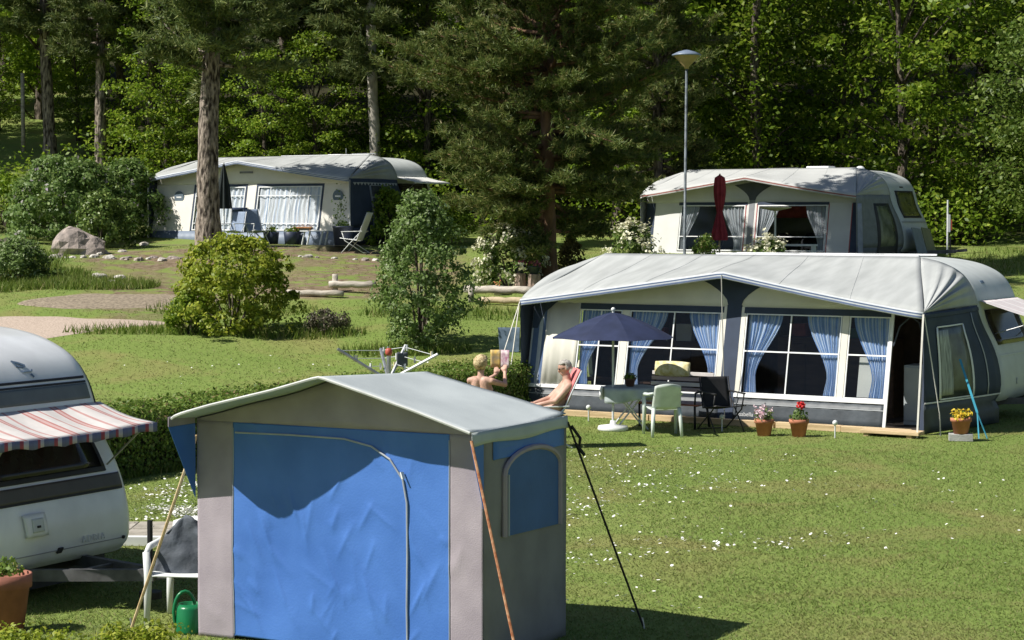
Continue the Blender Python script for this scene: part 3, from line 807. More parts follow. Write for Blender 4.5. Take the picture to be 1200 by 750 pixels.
CURT_B = stripes('blue_curtain', [(0, (.27, .42, .74)), (.25, (.58, .7, .88)), (.4, (.82, .85, .9)), (.55, (.32, .48, .78)), (.75, (.7, .78, .9)), (.9, (.29, .44, .74))], 5.0, 0, transl=.12)
CURT_W = stripes('white_blue_sheer', [(0, (.74, .77, .8)), (.35, (.82, .83, .84)), (.6, (.55, .63, .75)), (.72, (.82, .83, .85)), (.9, (.45, .55, .7))], 6.0, 0, transl=.12)
CURT_F = stripes('white_flower_curtain', [(0, (.66, .67, .67)), (.5, (.55, .57, .6)), (.62, (.7, .71, .71)), (.86, (.5, .4, .42)), (.93, (.68, .69, .69))], 4.0, 0, transl=.25)
WOOD = mat('pale_planed_wood', (.5, .36, .2), .8, .2, 4, .3, 30, c2=(.66, .5, .31), aniso=(.4, 4, 4))
INNER = mat('brown_groundsheet', (.07, .055, .045), .9, .2)

PROF = [(-1.75, 2.36), (-1.3, 2.33), (-.94, 2.26), (-.62, 2.12), (-.45, 1.92), (-.36, 1.70), (-.29, 1.43), (-.05, 1.06), (.06, .68), (.05, .40), (-.06, .30)]
def chaikin(P, it=2):
    for _ in range(it):
        Q = [P[0]]
        for a, b in zip(P, P[1:]):
            Q += [(a[0] * .75 + b[0] * .25, a[1] * .75 + b[1] * .25), (a[0] * .25 + b[0] * .75, a[1] * .25 + b[1] * .75)]
        P = Q + [P[-1]]
    return P
PROF_S = chaikin(PROF)

class Caravan:
    """local x forward (front face near x=0), y across, z up"""
    def __init__(s, root, L=5.0, w=2.1, zs=1.0, body=WHITE, inset=1.0):
        s.t = root; s.w = w; s.zs = zs; s.L = L
        front = [(x, z * zs) for x, z in PROF_S]
        rear = chaikin([(-L + .05, .30 * zs), (-L - .06, .42 * zs), (-L - .06, 1.1 * zs), (-L + .06, 1.8 * zs), (-L + .3, 2.2 * zs), (-L + .8, 2.36 * zs)])
        loop = front + rear
        n = len(loop)
        cx = sum(p[0] for p in loop) / n
        def off(i, d):
            a = loop[i - 1]; b = loop[(i + 1) % n]
            tx, tz_ = b[0] - a[0], b[1] - a[1]; l = math.hypot(tx, tz_) or 1
            return (loop[i][0] - tz_ / l * d * -1 * -1, loop[i][1] + tx / l * d)
        # the loop runs clockwise in (x,z): inward normal
        secs = [(-w / 2, .15), (-w / 2 + .012, .09), (-w / 2 + .05, .035), (-w / 2 + .11, .008), (-w / 2 + .2, 0), (0, 0), (w / 2 - .2, 0), (w / 2 - .11, .008), (w / 2 - .05, .035), (w / 2 - .012, .09), (w / 2, .15)]
        vs = []
        for y, d in secs:
            for i in range(n):
                a = loop[i - 1]; b = loop[(i + 1) % n]
                tx, tz_ = b[0] - a[0], b[1] - a[1]; l = math.hypot(tx, tz_) or 1
                nx_, nz_ = tz_ / l, -tx / l       # inward for clockwise loops is flipped below
                mx, mz = -L / 2, 1.25 * zs
                sgn = 1 if (mx - loop[i][0]) * nx_ + (mz - loop[i][1]) * nz_ > 0 else -1
                vs.append((loop[i][0] + sgn * nx_ * d * inset, y, loop[i][1] + sgn * nz_ * d * inset))
        fs = [(j * n + i, j * n + (i + 1) % n, (j + 1) * n + (i + 1) % n, (j + 1) * n + i) for j in range(len(secs) - 1) for i in range(n)]
        fs += [tuple(range(n)), tuple(range((len(secs) - 1) * n, len(secs) * n))[::-1]]
        mb = MB(); mb.add(vs, fs)
        s.body = mb.build('body', body, root, True)
        s.pf = front
    def x(s, z):
        for (xa, za), (xb, zb) in zip(s.pf, s.pf[1:]):
            if zb <= z <= za: return xa + (xb - xa) * (za - z) / max(za - zb, 1e-6)
        return s.pf[-1][0] if z < s.pf[-1][1] else s.pf[0][0]
    def patch(s, name, y0, y1, z0, z1, off, m, th=.012, parent=None, nu=6, nv=6, skew=0.0):
        mb = MB()
        def fn(u, v):
            z = z0 + (z1 - z0) * v; y = y0 + (y1 - y0) * u + skew * v
            e = s.w / 2 - .2; bend = 0 if abs(y) < e else -.15 * ((abs(y) - e) / .2) ** 3
            return (s.x(z) + off + bend, y, z)
        mb.grid(fn, nu, nv)
        return mb.build(name, m, parent or s.t, True, solid=th)
    def running_gear(s, drawbar=True):
        z = .30 * s.zs
        mb = MB(); mb.box((-s.L / 2, 0, z - .06), (s.L - .5, s.w - .35, .12)); mb.build('chassis', BLACKR, s.t)
        for sy in (-1, 1):
            wt = MB(); wt.lathe([(.2, -.08), (.29, -.08), (.32, -.05), (.32, .05), (.29, .08), (.2, .08)], 20)
            o = wt.build('wheel', BLACKR, s.t, True, loc=(-s.L * .52, sy * (s.w / 2 - .14), .32)); o.rotation_euler = (R(90), 0, 0)
            hb = MB(); hb.lathe([(.02, -.06), (.2, -.05), (.2, .05), (.02, .06)], 16); hb.build('rim', STEEL, o, True)
        if drawbar:
            mb = MB()
            mb.bar((-.5, -.6, z - .04), (1.15, -.03, z + .02), .07, .1); mb.bar((-.5, .6, z - .04), (1.15, .03, z + .02), .07, .1)
            mb.bar((1.0, 0, z + .02), (1.5, 0, z + .06), .07, .08); mb.bar((.45, -.3, z), (.45, .3, z), .05, .05)
            mb.build('drawbar', mat('dull_steel', (.1, .1, .105), .6, .3, 8, metal=.3), s.t)
            mb = MB(); mb.tube([(.95, .16, .2), (.95, .16, .75)], .024, 8); mb.lathe([(.02, -.03), (.1, -.03), (.1, .03), (.02, .03)], 12, (.95, .16, .1)); mb.build('jockey_wheel', BLACKR, s.t)

def cloth_awning(parent, car, y0, y1, zw, out, zo, m, mv, sag=.05, val=.1, n=16):
    """small fabric window canopy: from the wall at zw to an outer edge at x=out, z=zo"""
    xw = car.x(zw) + .015
    mb = MB()
    mb.grid(lambda u, v: (xw + (out - xw) * v, y0 + (y1 - y0) * u, zw + (zo - zw) * v - sag * math.sin(PI * v) * (.5 + .5 * math.sin(u * 21)) * .7 - sag * .5 * math.sin(PI * u) * v), n * 3, 10)
    c = mb.build('window_canopy', m, parent, True, solid=.004)
    mb = MB()
    mb.grid(lambda u, v: (out + .012 + .01 * math.sin(u * 40), y0 + (y1 - y0) * u, zo - sag * .5 * math.sin(PI * u) - v * val * (1 - .25 * abs(math.sin(u * 16)))), n * 3, 2)
    mb.build('valance', mv, c, True, solid=.004)
    mb = MB()
    for y in (y0 + .12, y1 - .12):
        mb.tube([(car.x(zw - .55) + .02, y + (.1 if y < 0 else -.1), zw - .55), (out - .02, y, zo - .02)], .009, 6)
    mb.build('strut', STEEL, parent)
    return c

# ------------------------------------------------------------------ left caravan (nearest)
cv = thing('caravan', 'white caravan front with red striped window canopy at the left edge', 'caravan', (-4.045, 18.19, 0), R(-29.4))
C = Caravan(cv, 5.2, 2.1, 1.0, WHITE)
C.running_gear()
C.patch('window', -.75, .72, 1.10, 1.47, .012, mat('dark_caravan_glass', (.014, .013, .014), .12, .5, 3, spec=.3), .015)
fr = MB()
mbk = C.patch('window_backing', -.75, .72, 1.10, 1.47, .004, mat('dark_interior', (.012, .012, .013), .5, .3), .004)
for a in ((-.79, .76, 1.06, 1.10), (-.79, .76, 1.47, 1.50), (-.79, -.75, 1.10, 1.47), (.72, .76, 1.10, 1.47)):
    C.patch('window_seal', *a, .014, BLACKR, .02)
C.patch('brown_band', -1.0, 1.0, .905, 1.03, .006, mat('brown_band', (.075, .068, .06), .5, .1), .016, nu=24)
C.patch('band_edge', -1.0, 1.0, .885, .905, .006, BLACKR, .014, nu=24)
C.patch('dark_stripe', -1.0, 1.0, 1.885, 1.905, .004, BLACKR, .01, nu=24)
C.patch('grey_stripe', -1.0, 1.0, 1.70, 1.84, .004, mat('grey_green_stripe', (.1, .12, .125), .5, .1), .01, nu=24)
C.patch('dark_stripe', -1.0, 1.0, 1.845, 1.862, .004, BLACKR, .01, nu=24)
ht = C.patch('service_hatch', -.42, -.16, .60, .80, .022, WHITE, .03, skew=-.02)
C.patch('hatch_panel', -.36, -.22, .64, .76, .04, DULLW, .012, ht)
C.patch('hatch_latch', -.31, -.27, .68, .70, .05, BLACKR, .012, ht)
C.patch('locker_seam', -.985, .985, .435, .442, .004, mat('seam_grey', (.3, .31, .33), .6, .1), .006, nu=24)
C.patch('locker_seam', -.82, -.812, .32, .6, .004, BLACKR, .006)
C.patch('lock', -.02, .035, .415, .46, .012, BLACKR, .02, skew=.02)
C.patch('lock', .86, .885, .43, .455, .012, BLACKR, .02)
mb = MB(); mb.box((-.22, 0, .20), (.05, 1.8, .24)); mb.build('skirt', mat('dark_skirt', (.03, .032, .036), .6, .2), cv)
mb = MB(); mb.box((-.24, 1.03, 1.36), (.06, .07, .1)); mb.build('marker_light', BLACKR, cv, bevel=.01)
# dark gutter along the roof edge
mb = MB(); mb.tube([(x, C.w / 2 + .0, z + .004) for x, z in [(px_ - .06, pz_ - .06) for px_, pz_ in C.pf if pz_ > 1.5]], .012, 6); mb.build('gutter_trim', BLACKR, cv)
mb = MB(); mb.tube([(x, -C.w / 2 - .0, z + .004) for x, z in [(px_ - .06, pz_ - .06) for px_, pz_ in C.pf if pz_ > 1.5]], .012, 6); mb.build('gutter_trim', BLACKR, cv)
def lettering(tx, parent, m):
    o = bpy.data.objects.new('tmp', tx); col.objects.link(o)
    me = bpy.data.meshes.new_from_object(o.evaluated_get(bpy.context.evaluated_depsgraph_get())); bpy.data.objects.remove(o)
    me.name = 'lettering'; me.materials.clear()
    o = link('lettering', me, m, parent); o['kind'] = 'stuff'
    return o
# emblem on the forehead
EMB = mat('emblem_ink', (.1, .15, .22), .6, .1)
def stroke(pts, wd, m, name='emblem'):
    mb = MB()
    P = [(C.x(z) + .012, y, z) for y, z in pts]
    for a, b in zip(P, P[1:]): mb.bar(a, b, .006, wd, up=(0, 1, 0))
    return mb
em = MB()
EY = .22
for pts, wd in (([(-.10, 2.085), (-.09, 2.04)], .022), ([(-.095, 2.075), (-.04, 2.062), (.02, 2.035)], .026), ([(-.10, 2.035), (-.02, 2.026), (.02, 2.032)], .012),
                ([(-.05, 1.985), (.06, 1.985)], .016), ([(.06, 1.985), (.075, 2.0)], .014), ([(.035, 1.962), (.055, 1.935)], .02)):
    q = stroke([(y_ + EY, z_) for y_, z_ in pts], wd, EMB); em.add(q.v, q.f)
em.build('emblem', EMB, cv)
tx = bpy.data.curves.new('lettering', 'FONT'); tx.body = 'ADRIA'; tx.size = .085; tx.extrude = .003; tx.space_character = 1.35
to = lettering(tx, cv, mat('faint_relief', (.6, .62, .65), .5, .05))
to.location = (C.x(.5) + .012, .30, .465); to.rotation_euler = (R(90), 0, R(90))
RWS = stripes('red_white_canopy', [(0, (.72, .68, .66)), (.28, (.54, .24, .22)), (.34, (.66, .46, .44)), (.44, (.54, .24, .22)), (.5, (.72, .69, .67)), (.78, (.6, .35, .33)), (.86, (.72, .69, .67))], 5.0, 0, transl=.15)
RWB = stripes('blue_red_valance', [(0, (.16, .18, .28)), (.25, (.35, .08, .1)), (.45, (.5, .47, .5)), (.7, (.15, .16, .26))], 10.0, 0)
cloth_awning(cv, C, -1.02, 1.02, 1.66, .32, 1.50, RWS, RWB, .05, .085)

# ------------------------------------------------------------------ awnings
def smooth(t): return t * t * (3 - 2 * t)

class Awning:
    """local x along the front (0..W), y back to the caravan, z up"""
    def __init__(s, root, W, D, hl, hp, hr, pk, hb, tilt=.40, roofm=ROOF_G, val=VAL_BLUE, sidem=NAVY, dl=.3, lowside=None):
        s.t = root; s.W = W; s.D = D; s.hl = hl; s.hp = hp; s.hr = hr; s.pk = pk; s.hb = hb; s.tilt = tilt
        k = hb / 2.36
        s.zs = k
        arc = [(x + W + .36, z * k + .02) for x, z in PROF_S if z * k > 1.86 and x > -1.4]      # rear profile at the right, top -> down
        s.xr = arc[0][0]
        arcl = chaikin([(dl, hb), (-.02, hb - .12), (-.22, hb - .45), (-.3, 1.86)])
        mb = MB()
        ez = s.eave
        def main(u, v):
            xf = u * W; xb = dl + (s.xr - dl) * u
            x = xf + (xb - xf) * v
            z = ez(xf) + (hb - ez(xf)) * (v ** .8) - .05 * math.sin(PI * v) * (1 - .5 * math.exp(-((xf - pk) / .5) ** 2))
            z += .012 * math.sin(u * 37 + v * 6) * v * (1 - v) * 2 + .02 * noise.noise(Vector((x * 1.5, v * 3, W)))* math.sin(PI * v)
            return (x, -.06 + (D + .06) * v, z)
        mb.grid(main, 64, 14)
        cr = (W, -.06, hr); cl = (0, -.06, hl)
        def fan(c, A, sx):
            m = len(A) - 1
            def f(u, v):
                i = min(m - 1, int(u * m)); q = u * m - i
                bx = A[i][0] + (A[i + 1][0] - A[i][0]) * q; bz = A[i][1] + (A[i + 1][1] - A[i][1]) * q
                bul = .12 * math.sin(PI * v) * math.sin(PI * u) + .03 * math.sin(u * 38) * math.sin(PI * v) ** .7 * (1 - u) * u * 4
                return (c[0] + (bx - c[0]) * v + sx * bul, c[1] + (D - c[1]) * v, c[2] + (bz - c[2]) * v + bul * .8)
            return f
        mb.grid(fan(cr, arc, 1), 28, 12); mb.grid(fan(cl, arcl, -1), 20, 10)
        import bmesh
        me_ = mb.mesh('roof'); bm_ = bmesh.new(); bm_.from_mesh(me_); bmesh.ops.remove_doubles(bm_, verts=bm_.verts, dist=.004); bmesh.ops.recalc_face_normals(bm_, faces=bm_.faces); bm_.to_mesh(me_); bm_.free()
        s.roof = link('roof', me_, roofm, root, True, solid=.006)
        for k_ in range(1, 6):
            q_ = MB(); q_.tube([Vector(main(k_ / 6, v / 14)) + Vector((0, 0, .003)) for v in range(15)], .006, 4); q_.build('roof_seam', roofm, s.roof)
        # striped border hanging along the eaves
        v_ = MB(); v_.grid(lambda u, v: (u * W, -.068 - .006 * math.sin(u * 60), ez(u * W) + .012 - .11 * v), 60, 4); v_.build('eaves_border', val, root, True, solid=.004)
        # eaves poles
        p_ = MB(); p_.tube([(0, -.03, hl - .03), (pk, -.03, hp - .03), (W, -.03, hr - .03)], .016, 6); p_.build('eaves_pole', POLE, root)
        # side walls
        def rear(z, side):
            if side > 0:
                for (xa, za), (xb, zb) in zip(PROF_S, PROF_S[1:]):
                    if zb * k <= z - .02 <= za * k: return xa + (xb - xa) * (za * k - z + .02) / max(1e-6, (za - zb) * k) + W + .36
                return W + .38
            return -.3 + .12 * (1.9 - z) * .3
        def side(sd):
            def f(u, v, o=0.0):
                zt = (hr if sd > 0 else hl)
                zf = .02 + (zt - .02) * v; zr = .02 + (arc[-1][1] - .02) * v
                xf = (W if sd > 0 else 0.0) + sd * .0; xr_ = rear(zr, sd)
                return (xf + (xr_ - xf) * u + sd * (o + .05 * math.sin(PI * u) * (.4 + .6 * v)), (-.06 * v + 0) + (D) * u, zf + (zr - zf) * u)
            return f
        s.sr = side(1); s.sl = side(-1)
        m1 = MB(); m1.grid(lambda u, v: s.sr(u, .25 + .75 * v), 12, 10); s.side_r = m1.build('side_wall', sidem, root, True, solid=.006)
        m1 = MB(); m1.grid(lambda u, v: s.sr(u, .25 * v), 12, 4); m1.build('side_skirt', lowside or SLATE, root, True, solid=.006)
        m1 = MB(); m1.grid(lambda u, v: s.sl(u, v), 12, 10); m1.build('side_wall', sidem, root, True, solid=.006)
    def eave(s, x):
        if x < s.pk: t = x / s.pk; return s.hl + (s.hp - s.hl) * (t ** 1.05)
        t = (s.W - x) / (s.W - s.pk); return s.hr + (s.hp - s.hr) * (t ** 1.12)
    def wy(s, z): return .02 + s.tilt * z / 2.0
    def top(s, x): return s.eave(x) + (s.hb - s.eave(x)) * ((s.tilt / s.D) ** .8) * .92 - .03
    def piece(s, name, x0, x1, z0, z1, m, off=0.0, th=.012, parent=None, wav=0.0, nu=2, nv=2):
        mb = MB()
        mb.grid(lambda u, v: (x0 + (x1 - x0) * u, s.wy(z0 + (z1 - z0) * v) + off + wav * math.sin(u * (x1 - x0) * 26) * (1 - .4 * v), z0 + (z1 - z0) * v), max(nu, int((x1 - x0) * 14) if wav else nu), nv)
        return mb.build(name, m, parent or s.t, bool(wav), solid=th)
    def header(s, z0, m, x0=0.0, x1=None):
        x1 = s.W if x1 is None else x1
        mb = MB(); mb.grid(lambda u, v: ((x0 + (x1 - x0) * u), s.wy(z0 + (s.top(x0 + (x1 - x0) * u) - z0) * v), z0 + (s.top(x0 + (x1 - x0) * u) - z0) * v), 40, 4)
        return mb.build('front_wall', m, s.t, True, solid=.008)
    def window(s, x0, x1, z0, z1, mull=(), hz=(), pane=PANE, m=WBAR, bw=.02):
        wn = MB()
        for a in ((x0, x1, z0, z0 + bw), (x0, x1, z1 - bw, z1)):
            wn.add(*s._slab(*a, -.012, .02))
        for a in ((x0, x0 + bw, z0 + bw, z1 - bw), (x1 - bw, x1, z0 + bw, z1 - bw)):
            wn.add(*s._slab(*a, -.012, .02))
        o = wn.build('window', m, s.t)
        for x in mull: q = MB(); q.add(*s._slab(x - .011, x + .011, z0 + bw, z1 - bw, -.009, .016)); q.build('glazing_bar', m, o)
        for z in hz: q = MB(); q.add(*s._slab(x0 + bw, x1 - bw, z - .011, z + .011, -.013, .016)); q.build('glazing_bar', m, o)
        q = MB(); q.add(*s._slab(x0 + .01, x1 - .01, z0 + .01, z1 - .01, .012, .003)); q.build('pane', pane, o)
        return o
    def _slab(s, x0, x1, z0, z1, off, th):
        vs = [(x, s.wy(z) + off + d, z) for d in (0, th) for (x, z) in ((x0, z0), (x1, z0), (x1, z1), (x0, z1))]
        return vs, [(0, 1, 2, 3), (7, 6, 5, 4), (0, 4, 5, 1), (1, 5, 6, 2), (2, 6, 7, 3), (3, 7, 4, 0)]
    def curtain(s, parent, xa, xb, xc, xd, ztop, ztie, zbot, m, off=.07, fold=.022, nf=9):
        def fn(u, v):
            z = ztop + (zbot - ztop) * v
            t = (ztop - z) / (ztop - ztie)
            k = smooth(min(1, t)) if t < 1 else 1 - .35 * (t - 1)
            a = xa + (xc - xa) * k; b = xb + (xd - xb) * k
            uu = u + .02 * math.sin(u * 17 + xa * 5) + .012 * math.sin(v * 9 + u * 5)
            return (a + (b - a) * u, s.wy(z) + off + fold * (.7 + .5 * noise.noise(Vector((u * 4, v * 2, xa)))) * math.sin(uu * nf * 2 * PI) * (1 - .3 * k), z)
        mb = MB(); mb.grid(fn, nf * 8, 18)
        return mb.build('curtain', m, parent, True)

# ---- the big awning in the middle
aw = thing('awning', 'large grey roofed caravan awning with blue curtains and blue parasol before it', 'awning', (.172, 35.88, 0), R(-32))
A = Awning(aw, 7.32, 2.4, 1.95, 2.48, 1.9, 3.87, 2.72, .40)
ZS, ZW, ZT = .44, .50, 1.80
A.header(1.90, CREAM)
A.piece('header_band', .96, 3.70, ZT, 1.90, NAVY, -.006, .014); A.piece('header_band', 4.07, 6.63, ZT, 1.90, NAVY, -.006, .014)
A.piece('cream_panel', .30, .96, ZW, 1.90, CREAM, 0, .012, wav=.018)
A.piece('blue_edge_panel', .02, .30, ZW, 1.90, stripes('blue_edge', [(0, (.5, .52, .55)), (.18, (.1, .15, .27)), (.8, (.45, .48, .52))], 1.5, 0), .0, .012)
for a, b in ((1.80, 1.93), (3.66, 3.75), (4.02, 4.10), (5.81, 5.92)):
    A.piece('cream_post', a, b, ZW, 1.90, CREAM, -.004, .016)
A.piece('navy_column', 3.75, 4.02, .02, 1.93, NAVY, -.006, .014)
# navy fan under the ridge
mb = MB()
for sx in (-1, 1):
    P = [(3.885, 1.93)] + [(3.885 + sx * (.12 + .55 * (t ** 1.8)), 1.93 + .42 * t) for t in (0, .2, .4, .6, .8, 1)] + [(3.885, 2.36)]
    pts = [(x, A.wy(z) - .02, min(z, A.top(x) - .0)) for x, z in P]
    mb.prism(pts, (0, .012, 0))
mb.build('ridge_gusset', NAVY, aw)
mb = MB(); P = [(.03, 1.45), (.03, 1.96), (.85, 2.06), (.5, 1.93), (.25, 1.72), (.13, 1.45)]
mb.prism([(x, A.wy(z) - .02, z) for x, z in P], (0, .012, 0)); mb.build('corner_gusset', NAVY, aw)
A.piece('front_skirt', .03, 3.75, .03, ZS, SLATE, 0, .012, wav=.006, nv=3); A.piece('front_skirt', 4.02, 6.63, .03, ZS, SLATE, 0, .012, wav=.006, nv=3)
A.piece('skirt_seam', .04, 3.74, .33, .345, mat('seam_pale', (.32, .34, .36), .6, .1), -.012, .006); A.piece('skirt_seam', 4.03, 6.62, .33, .345, MATS['seam_pale'], -.012, .006)
A.piece('sill_rail', .03, 3.76, ZS, ZW, WBAR, -.012, .025); A.piece('sill_rail', 4.01, 6.66, ZS, ZW, WBAR, -.012, .025)
wins = [(.97, 1.79, (1.38,), ((.98, 1.6, 1.0, 1.16),)), (1.94, 3.65, (2.785,), ((1.96, 2.62, 1.98, 2.14), (3.02, 3.64, 3.46, 3.63))),
        (4.11, 5.80, (4.915,), ((4.12, 4.74, 4.13, 4.33), (5.16, 5.79, 5.58, 5.77))), (5.93, 6.62, (), ((5.98, 6.6, 6.36, 6.6),))]
for a, b, ml, cu in wins:
    o = A.window(a, b, ZW, ZT, ml, (1.19,))
    for c in cu: A.curtain(o, *c, 1.79, .78, .52, CURT_B)
q = MB(); q.add(*A._slab(6.1, 6.42, .52, 1.15, .12, .02)); q.build('curtain_lining', CREAM, aw)
A.piece('door_post', 6.63, 6.68, .03, 1.90, WBAR, -.012, .03)
A.piece('door_post', 7.24, 7.32, .03, 1.86, NAVY, -.008, .02)
q = MB(); q.tube([(6.7, A.wy(1.3), 1.35), (6.78, A.wy(1.6), 1.66), (6.95, A.wy(1.8), 1.82), (7.1, A.wy(1.7), 1.72), (7.2, A.wy(1.4), 1.4), (7.24, A.wy(.6), .6), (7.24, .04, .05)], .014, 6); q.build('door_zip', mat('zip_dark', (.05, .06, .08), .5, .1), aw)
q = MB(); q.box((A.W / 2, 1.25, .035), (A.W - .1, 2.2, .03)); q.build('groundsheet', INNER, aw)
q = MB(); q.grid(lambda u, v: (.1 + 6.3 * u, 2.34 + .012 * math.sin(u * 160), .06 + 2.2 * v), 200, 2); q.build('added_rear_lining', mat('brown_lining', (.085, .06, .045), .9, .2), aw, True, solid=.004)  # added brown cloth hides the sky-lit caravan side and keeps the interior dark
# right side window with white frame lines
def side_patch(name, A, u0, u1, v0, v1, off, m, th=.006, parent=None):
    mb = MB(); mb.grid(lambda u, v: A.sr(u0 + (u1 - u0) * u, v0 + (v1 - v0) * v, off), 6, 8)
    return mb.build(name, m, parent or A.t, True, solid=th)
sw = side_patch('side_window', A, .18, .60, .28, .86, .012, mat('dark_window_net', (.05, .06, .06), .3, .4, 3, c2=(.16, .18, .15)))
side_patch('window_curtain', A, .20, .34, .30, .84, .018, mat('pale_net', (.34, .36, .34), .8, .4, 6, aniso=(6, 6, .6)), .004, sw)
for u in (.18, .60): side_patch('window_piping', A, u - .012, u + .012, .27, .87, .02, WBAR, .004, sw)
for v in (.27, .87): side_patch('window_piping', A, .18, .60, v - .006, v + .006, .021, WBAR, .004, sw)
side_patch('seam_piping', A, .0, 1.0, .245, .258, .014, WBAR, .004)
side_patch('rear_piping', A, .80, .815, .26, .95, .014, mat('piping_grey', (.4, .42, .45), .6, .1), .004)
side_patch('shoulder_band', A, .0, 1.0, .955, .985, .012, NAVY, .006)
# brand-like lettering on the skirt
tx = bpy.data.curves.new('lettering', 'FONT'); tx.body = 'isabella'; tx.size = .095; tx.extrude = .001
to = lettering(tx, aw, WBAR); to.location = (4.12, A.wy(.16) - .012, .14); to.rotation_euler = (R(90), 0, 0)
# guy straps
GUY = mat('pale_strap', (.6, .58, .53), .8, .1); TEAL = mat('teal_strap', (.05, .3, .42), .6, .15)
def guy(parent, pts, m, wd=.03, th=.006, name='guy_strap'):
    mb = MB()
    for a, b in zip(pts, pts[1:]): mb.bar(a, b, wd, th)
    return mb.build(name, m, parent)
guy(aw, [(7.32, -.07, 1.88), (7.42, -.55, .02)], GUY, .028); guy(aw, [(7.33, -.05, 1.86), (7.62, -.12, .35), (7.64, -.13, .02)], GUY, .022)
guy(aw, [(0, -.07, 1.92), (-.38, -.6, .02)], GUY, .03); guy(aw, [(-.02, -.05, 1.9), (-.16, -.3, .02)], GUY, .03)
guy(aw, [(3.87, -.08, 2.44), (3.95, -.10, .02)], GUY, .02, name='ridge_pole')
guy(aw, [(7.62, .75, 1.15), (8.12, .15, .38)], TEAL, .035); guy(aw, [(8.12, .15, .38), (8.22, -.05, .0)], TEAL, .02); guy(aw, [(8.12, .15, .38), (8.32, .05, .0)], TEAL, .02)
# caravan behind it
mx = Matrix.Rotation(R(-32), 4, 'Z')
def behind(A, loc, extra=(0, 0)):
    p = mx @ Vector((A.W + .33 + extra[0], A.D + .06 + 1.08 + extra[1], 0)); return (loc[0] + p.x, loc[1] + p.y, loc[2])
def end_caravan(A, loc, label, body=WHITE, ex=0.0):
    t = thing('caravan', label, 'caravan', behind(A, loc, (ex, 0)), R(-32))
    return Caravan(t, A.W + .45 + ex, 2.1, A.zs * .985, body)
C2 = end_caravan(A, (.172, 35.88, 0), 'white caravan behind the large awning with striped canopy over its end window', DULLW)  # duller white body colour stands in for the shade on this caravan end
C2.running_gear(True)
z = C2.zs
C2.patch('window', -.8, .8, 1.12 * z, 1.62 * z, .012, mat('dark_tinted_glass', (.03, .025, .02), .15, .4, 2), .02)
C2.patch('lower_band', -1.0, 1.0, .95 * z, .98 * z, .004, DULLW, .012, nu=20)
PINKS = stripes('pale_pink_canopy', [(0, (.68, .66, .66)), (.45, (.6, .46, .47)), (.6, (.68, .66, .66)), (.85, (.58, .5, .52))], 7.0, 0, transl=.1)
cloth_awning(C2.t, C2, -.95, .95, 1.76 * z, .62, 1.50 * z, PINKS, VAL_RED, .02, .06)
C2.patch('emblem', -.45, -.30, 2.0 * z, 2.04 * z, .006, EMB, .008)
mb = MB()
for yy in (-.75, .1): mb.bar((-5.3, yy, 2.36 * z + .05), (-1.5, yy, 2.36 * z + .05), .035, .03)
mb.build('roof_rail', WBAR, C2.t)
for i, xx in enumerate((-5.0, -4.2, -3.6, -2.6)):
    mb = MB(); mb.box((xx, -.35 + .1 * (i % 2), 2.36 * z + .03), (.42, .4, .06)); mb.build('roof_vent', BLACKR if i % 2 else WBAR, C2.t, bevel=.01)
C2.patch('door_in_side', -.3, -.25, .6, .7, .01, DULLW)
mb = MB(); mb.box((-.95, -1.055, 1.15), (.62, .02, 1.7)); d = mb.build('door', DULLW, C2.t, bevel=.01)
mb = MB(); mb.box((-.95, -1.07, 1.62), (.42, .015, .5)); mb.build('door_pane', BLACKR, d)
for xx, ww in ((-3.0, 1.2), (-5.0, 1.3)):
    mb = MB(); mb.box((xx, -1.06, 1.62), (ww, .02, .62)); mb.build('side_window', MATS['dark_tinted_glass'], C2.t, bevel=.01)
DKW = mat('brown_furniture', (.10, .055, .03), .6, .25, 4, aniso=(.5, 3, 3))
Mq = Matrix.Translation((.172, 35.88, .05)) @ Matrix.Rotation(R(-32), 4, 'Z')
for nm, lab, x0, x1, hh in (('sideboard', 'dark brown sideboard along the back inside the large awning, behind the left windows', 1.3, 3.4, 1.15), ('sideboard', 'dark brown cabinet along the back inside the large awning, behind the right windows', 4.0, 6.1, 1.3)):
    t = thing(nm, lab, 'cabinet', Mq @ Vector(((x0 + x1) / 2, 2.05, 0)), R(-32)); ww = x1 - x0
    mb = MB(); mb.box((0, 0, hh / 2), (ww, .45, hh)); mb.build('carcass', DKW, t, bevel=.01)
    for k in range(4): mb = MB(); mb.box((-ww / 2 + ww * (k + .5) / 4, -.235, hh * .48), (ww / 4 - .02, .02, hh * .86)); mb.build('door', DKW, t, bevel=.006)
    for k, (cx, hx, m_) in enumerate(((-.7, .22, mat('box_red', (.3, .06, .05), .6, .2)), (-.2, .3, WBAR), (.25, .16, mat('box_green', (.08, .16, .09), .6, .2)), (.7, .26, mat('box_tan', (.35, .25, .14), .7, .2)))):
        mb = MB(); mb.box((0, 0, hx / 2), (.24 + .05 * (k % 2), .2, hx)); o = mb.build('storage_box', m_, None, bevel=.01, loc=t.matrix_world @ Vector((0, 0, 0))); p_ = Mq @ Vector(((x0 + x1) / 2 + cx, 2.0, hh + .002)); o.location = p_; o.rotation_euler.z = R(-32 + 7 * k)
        tag(o, ['red', 'white', 'green', 'tan'][k] + ' storage box on the ' + ('sideboard behind the left' if x0 < 2 else 'cabinet behind the right') + ' windows of the large awning', 'box', 'boxes inside the large awning')
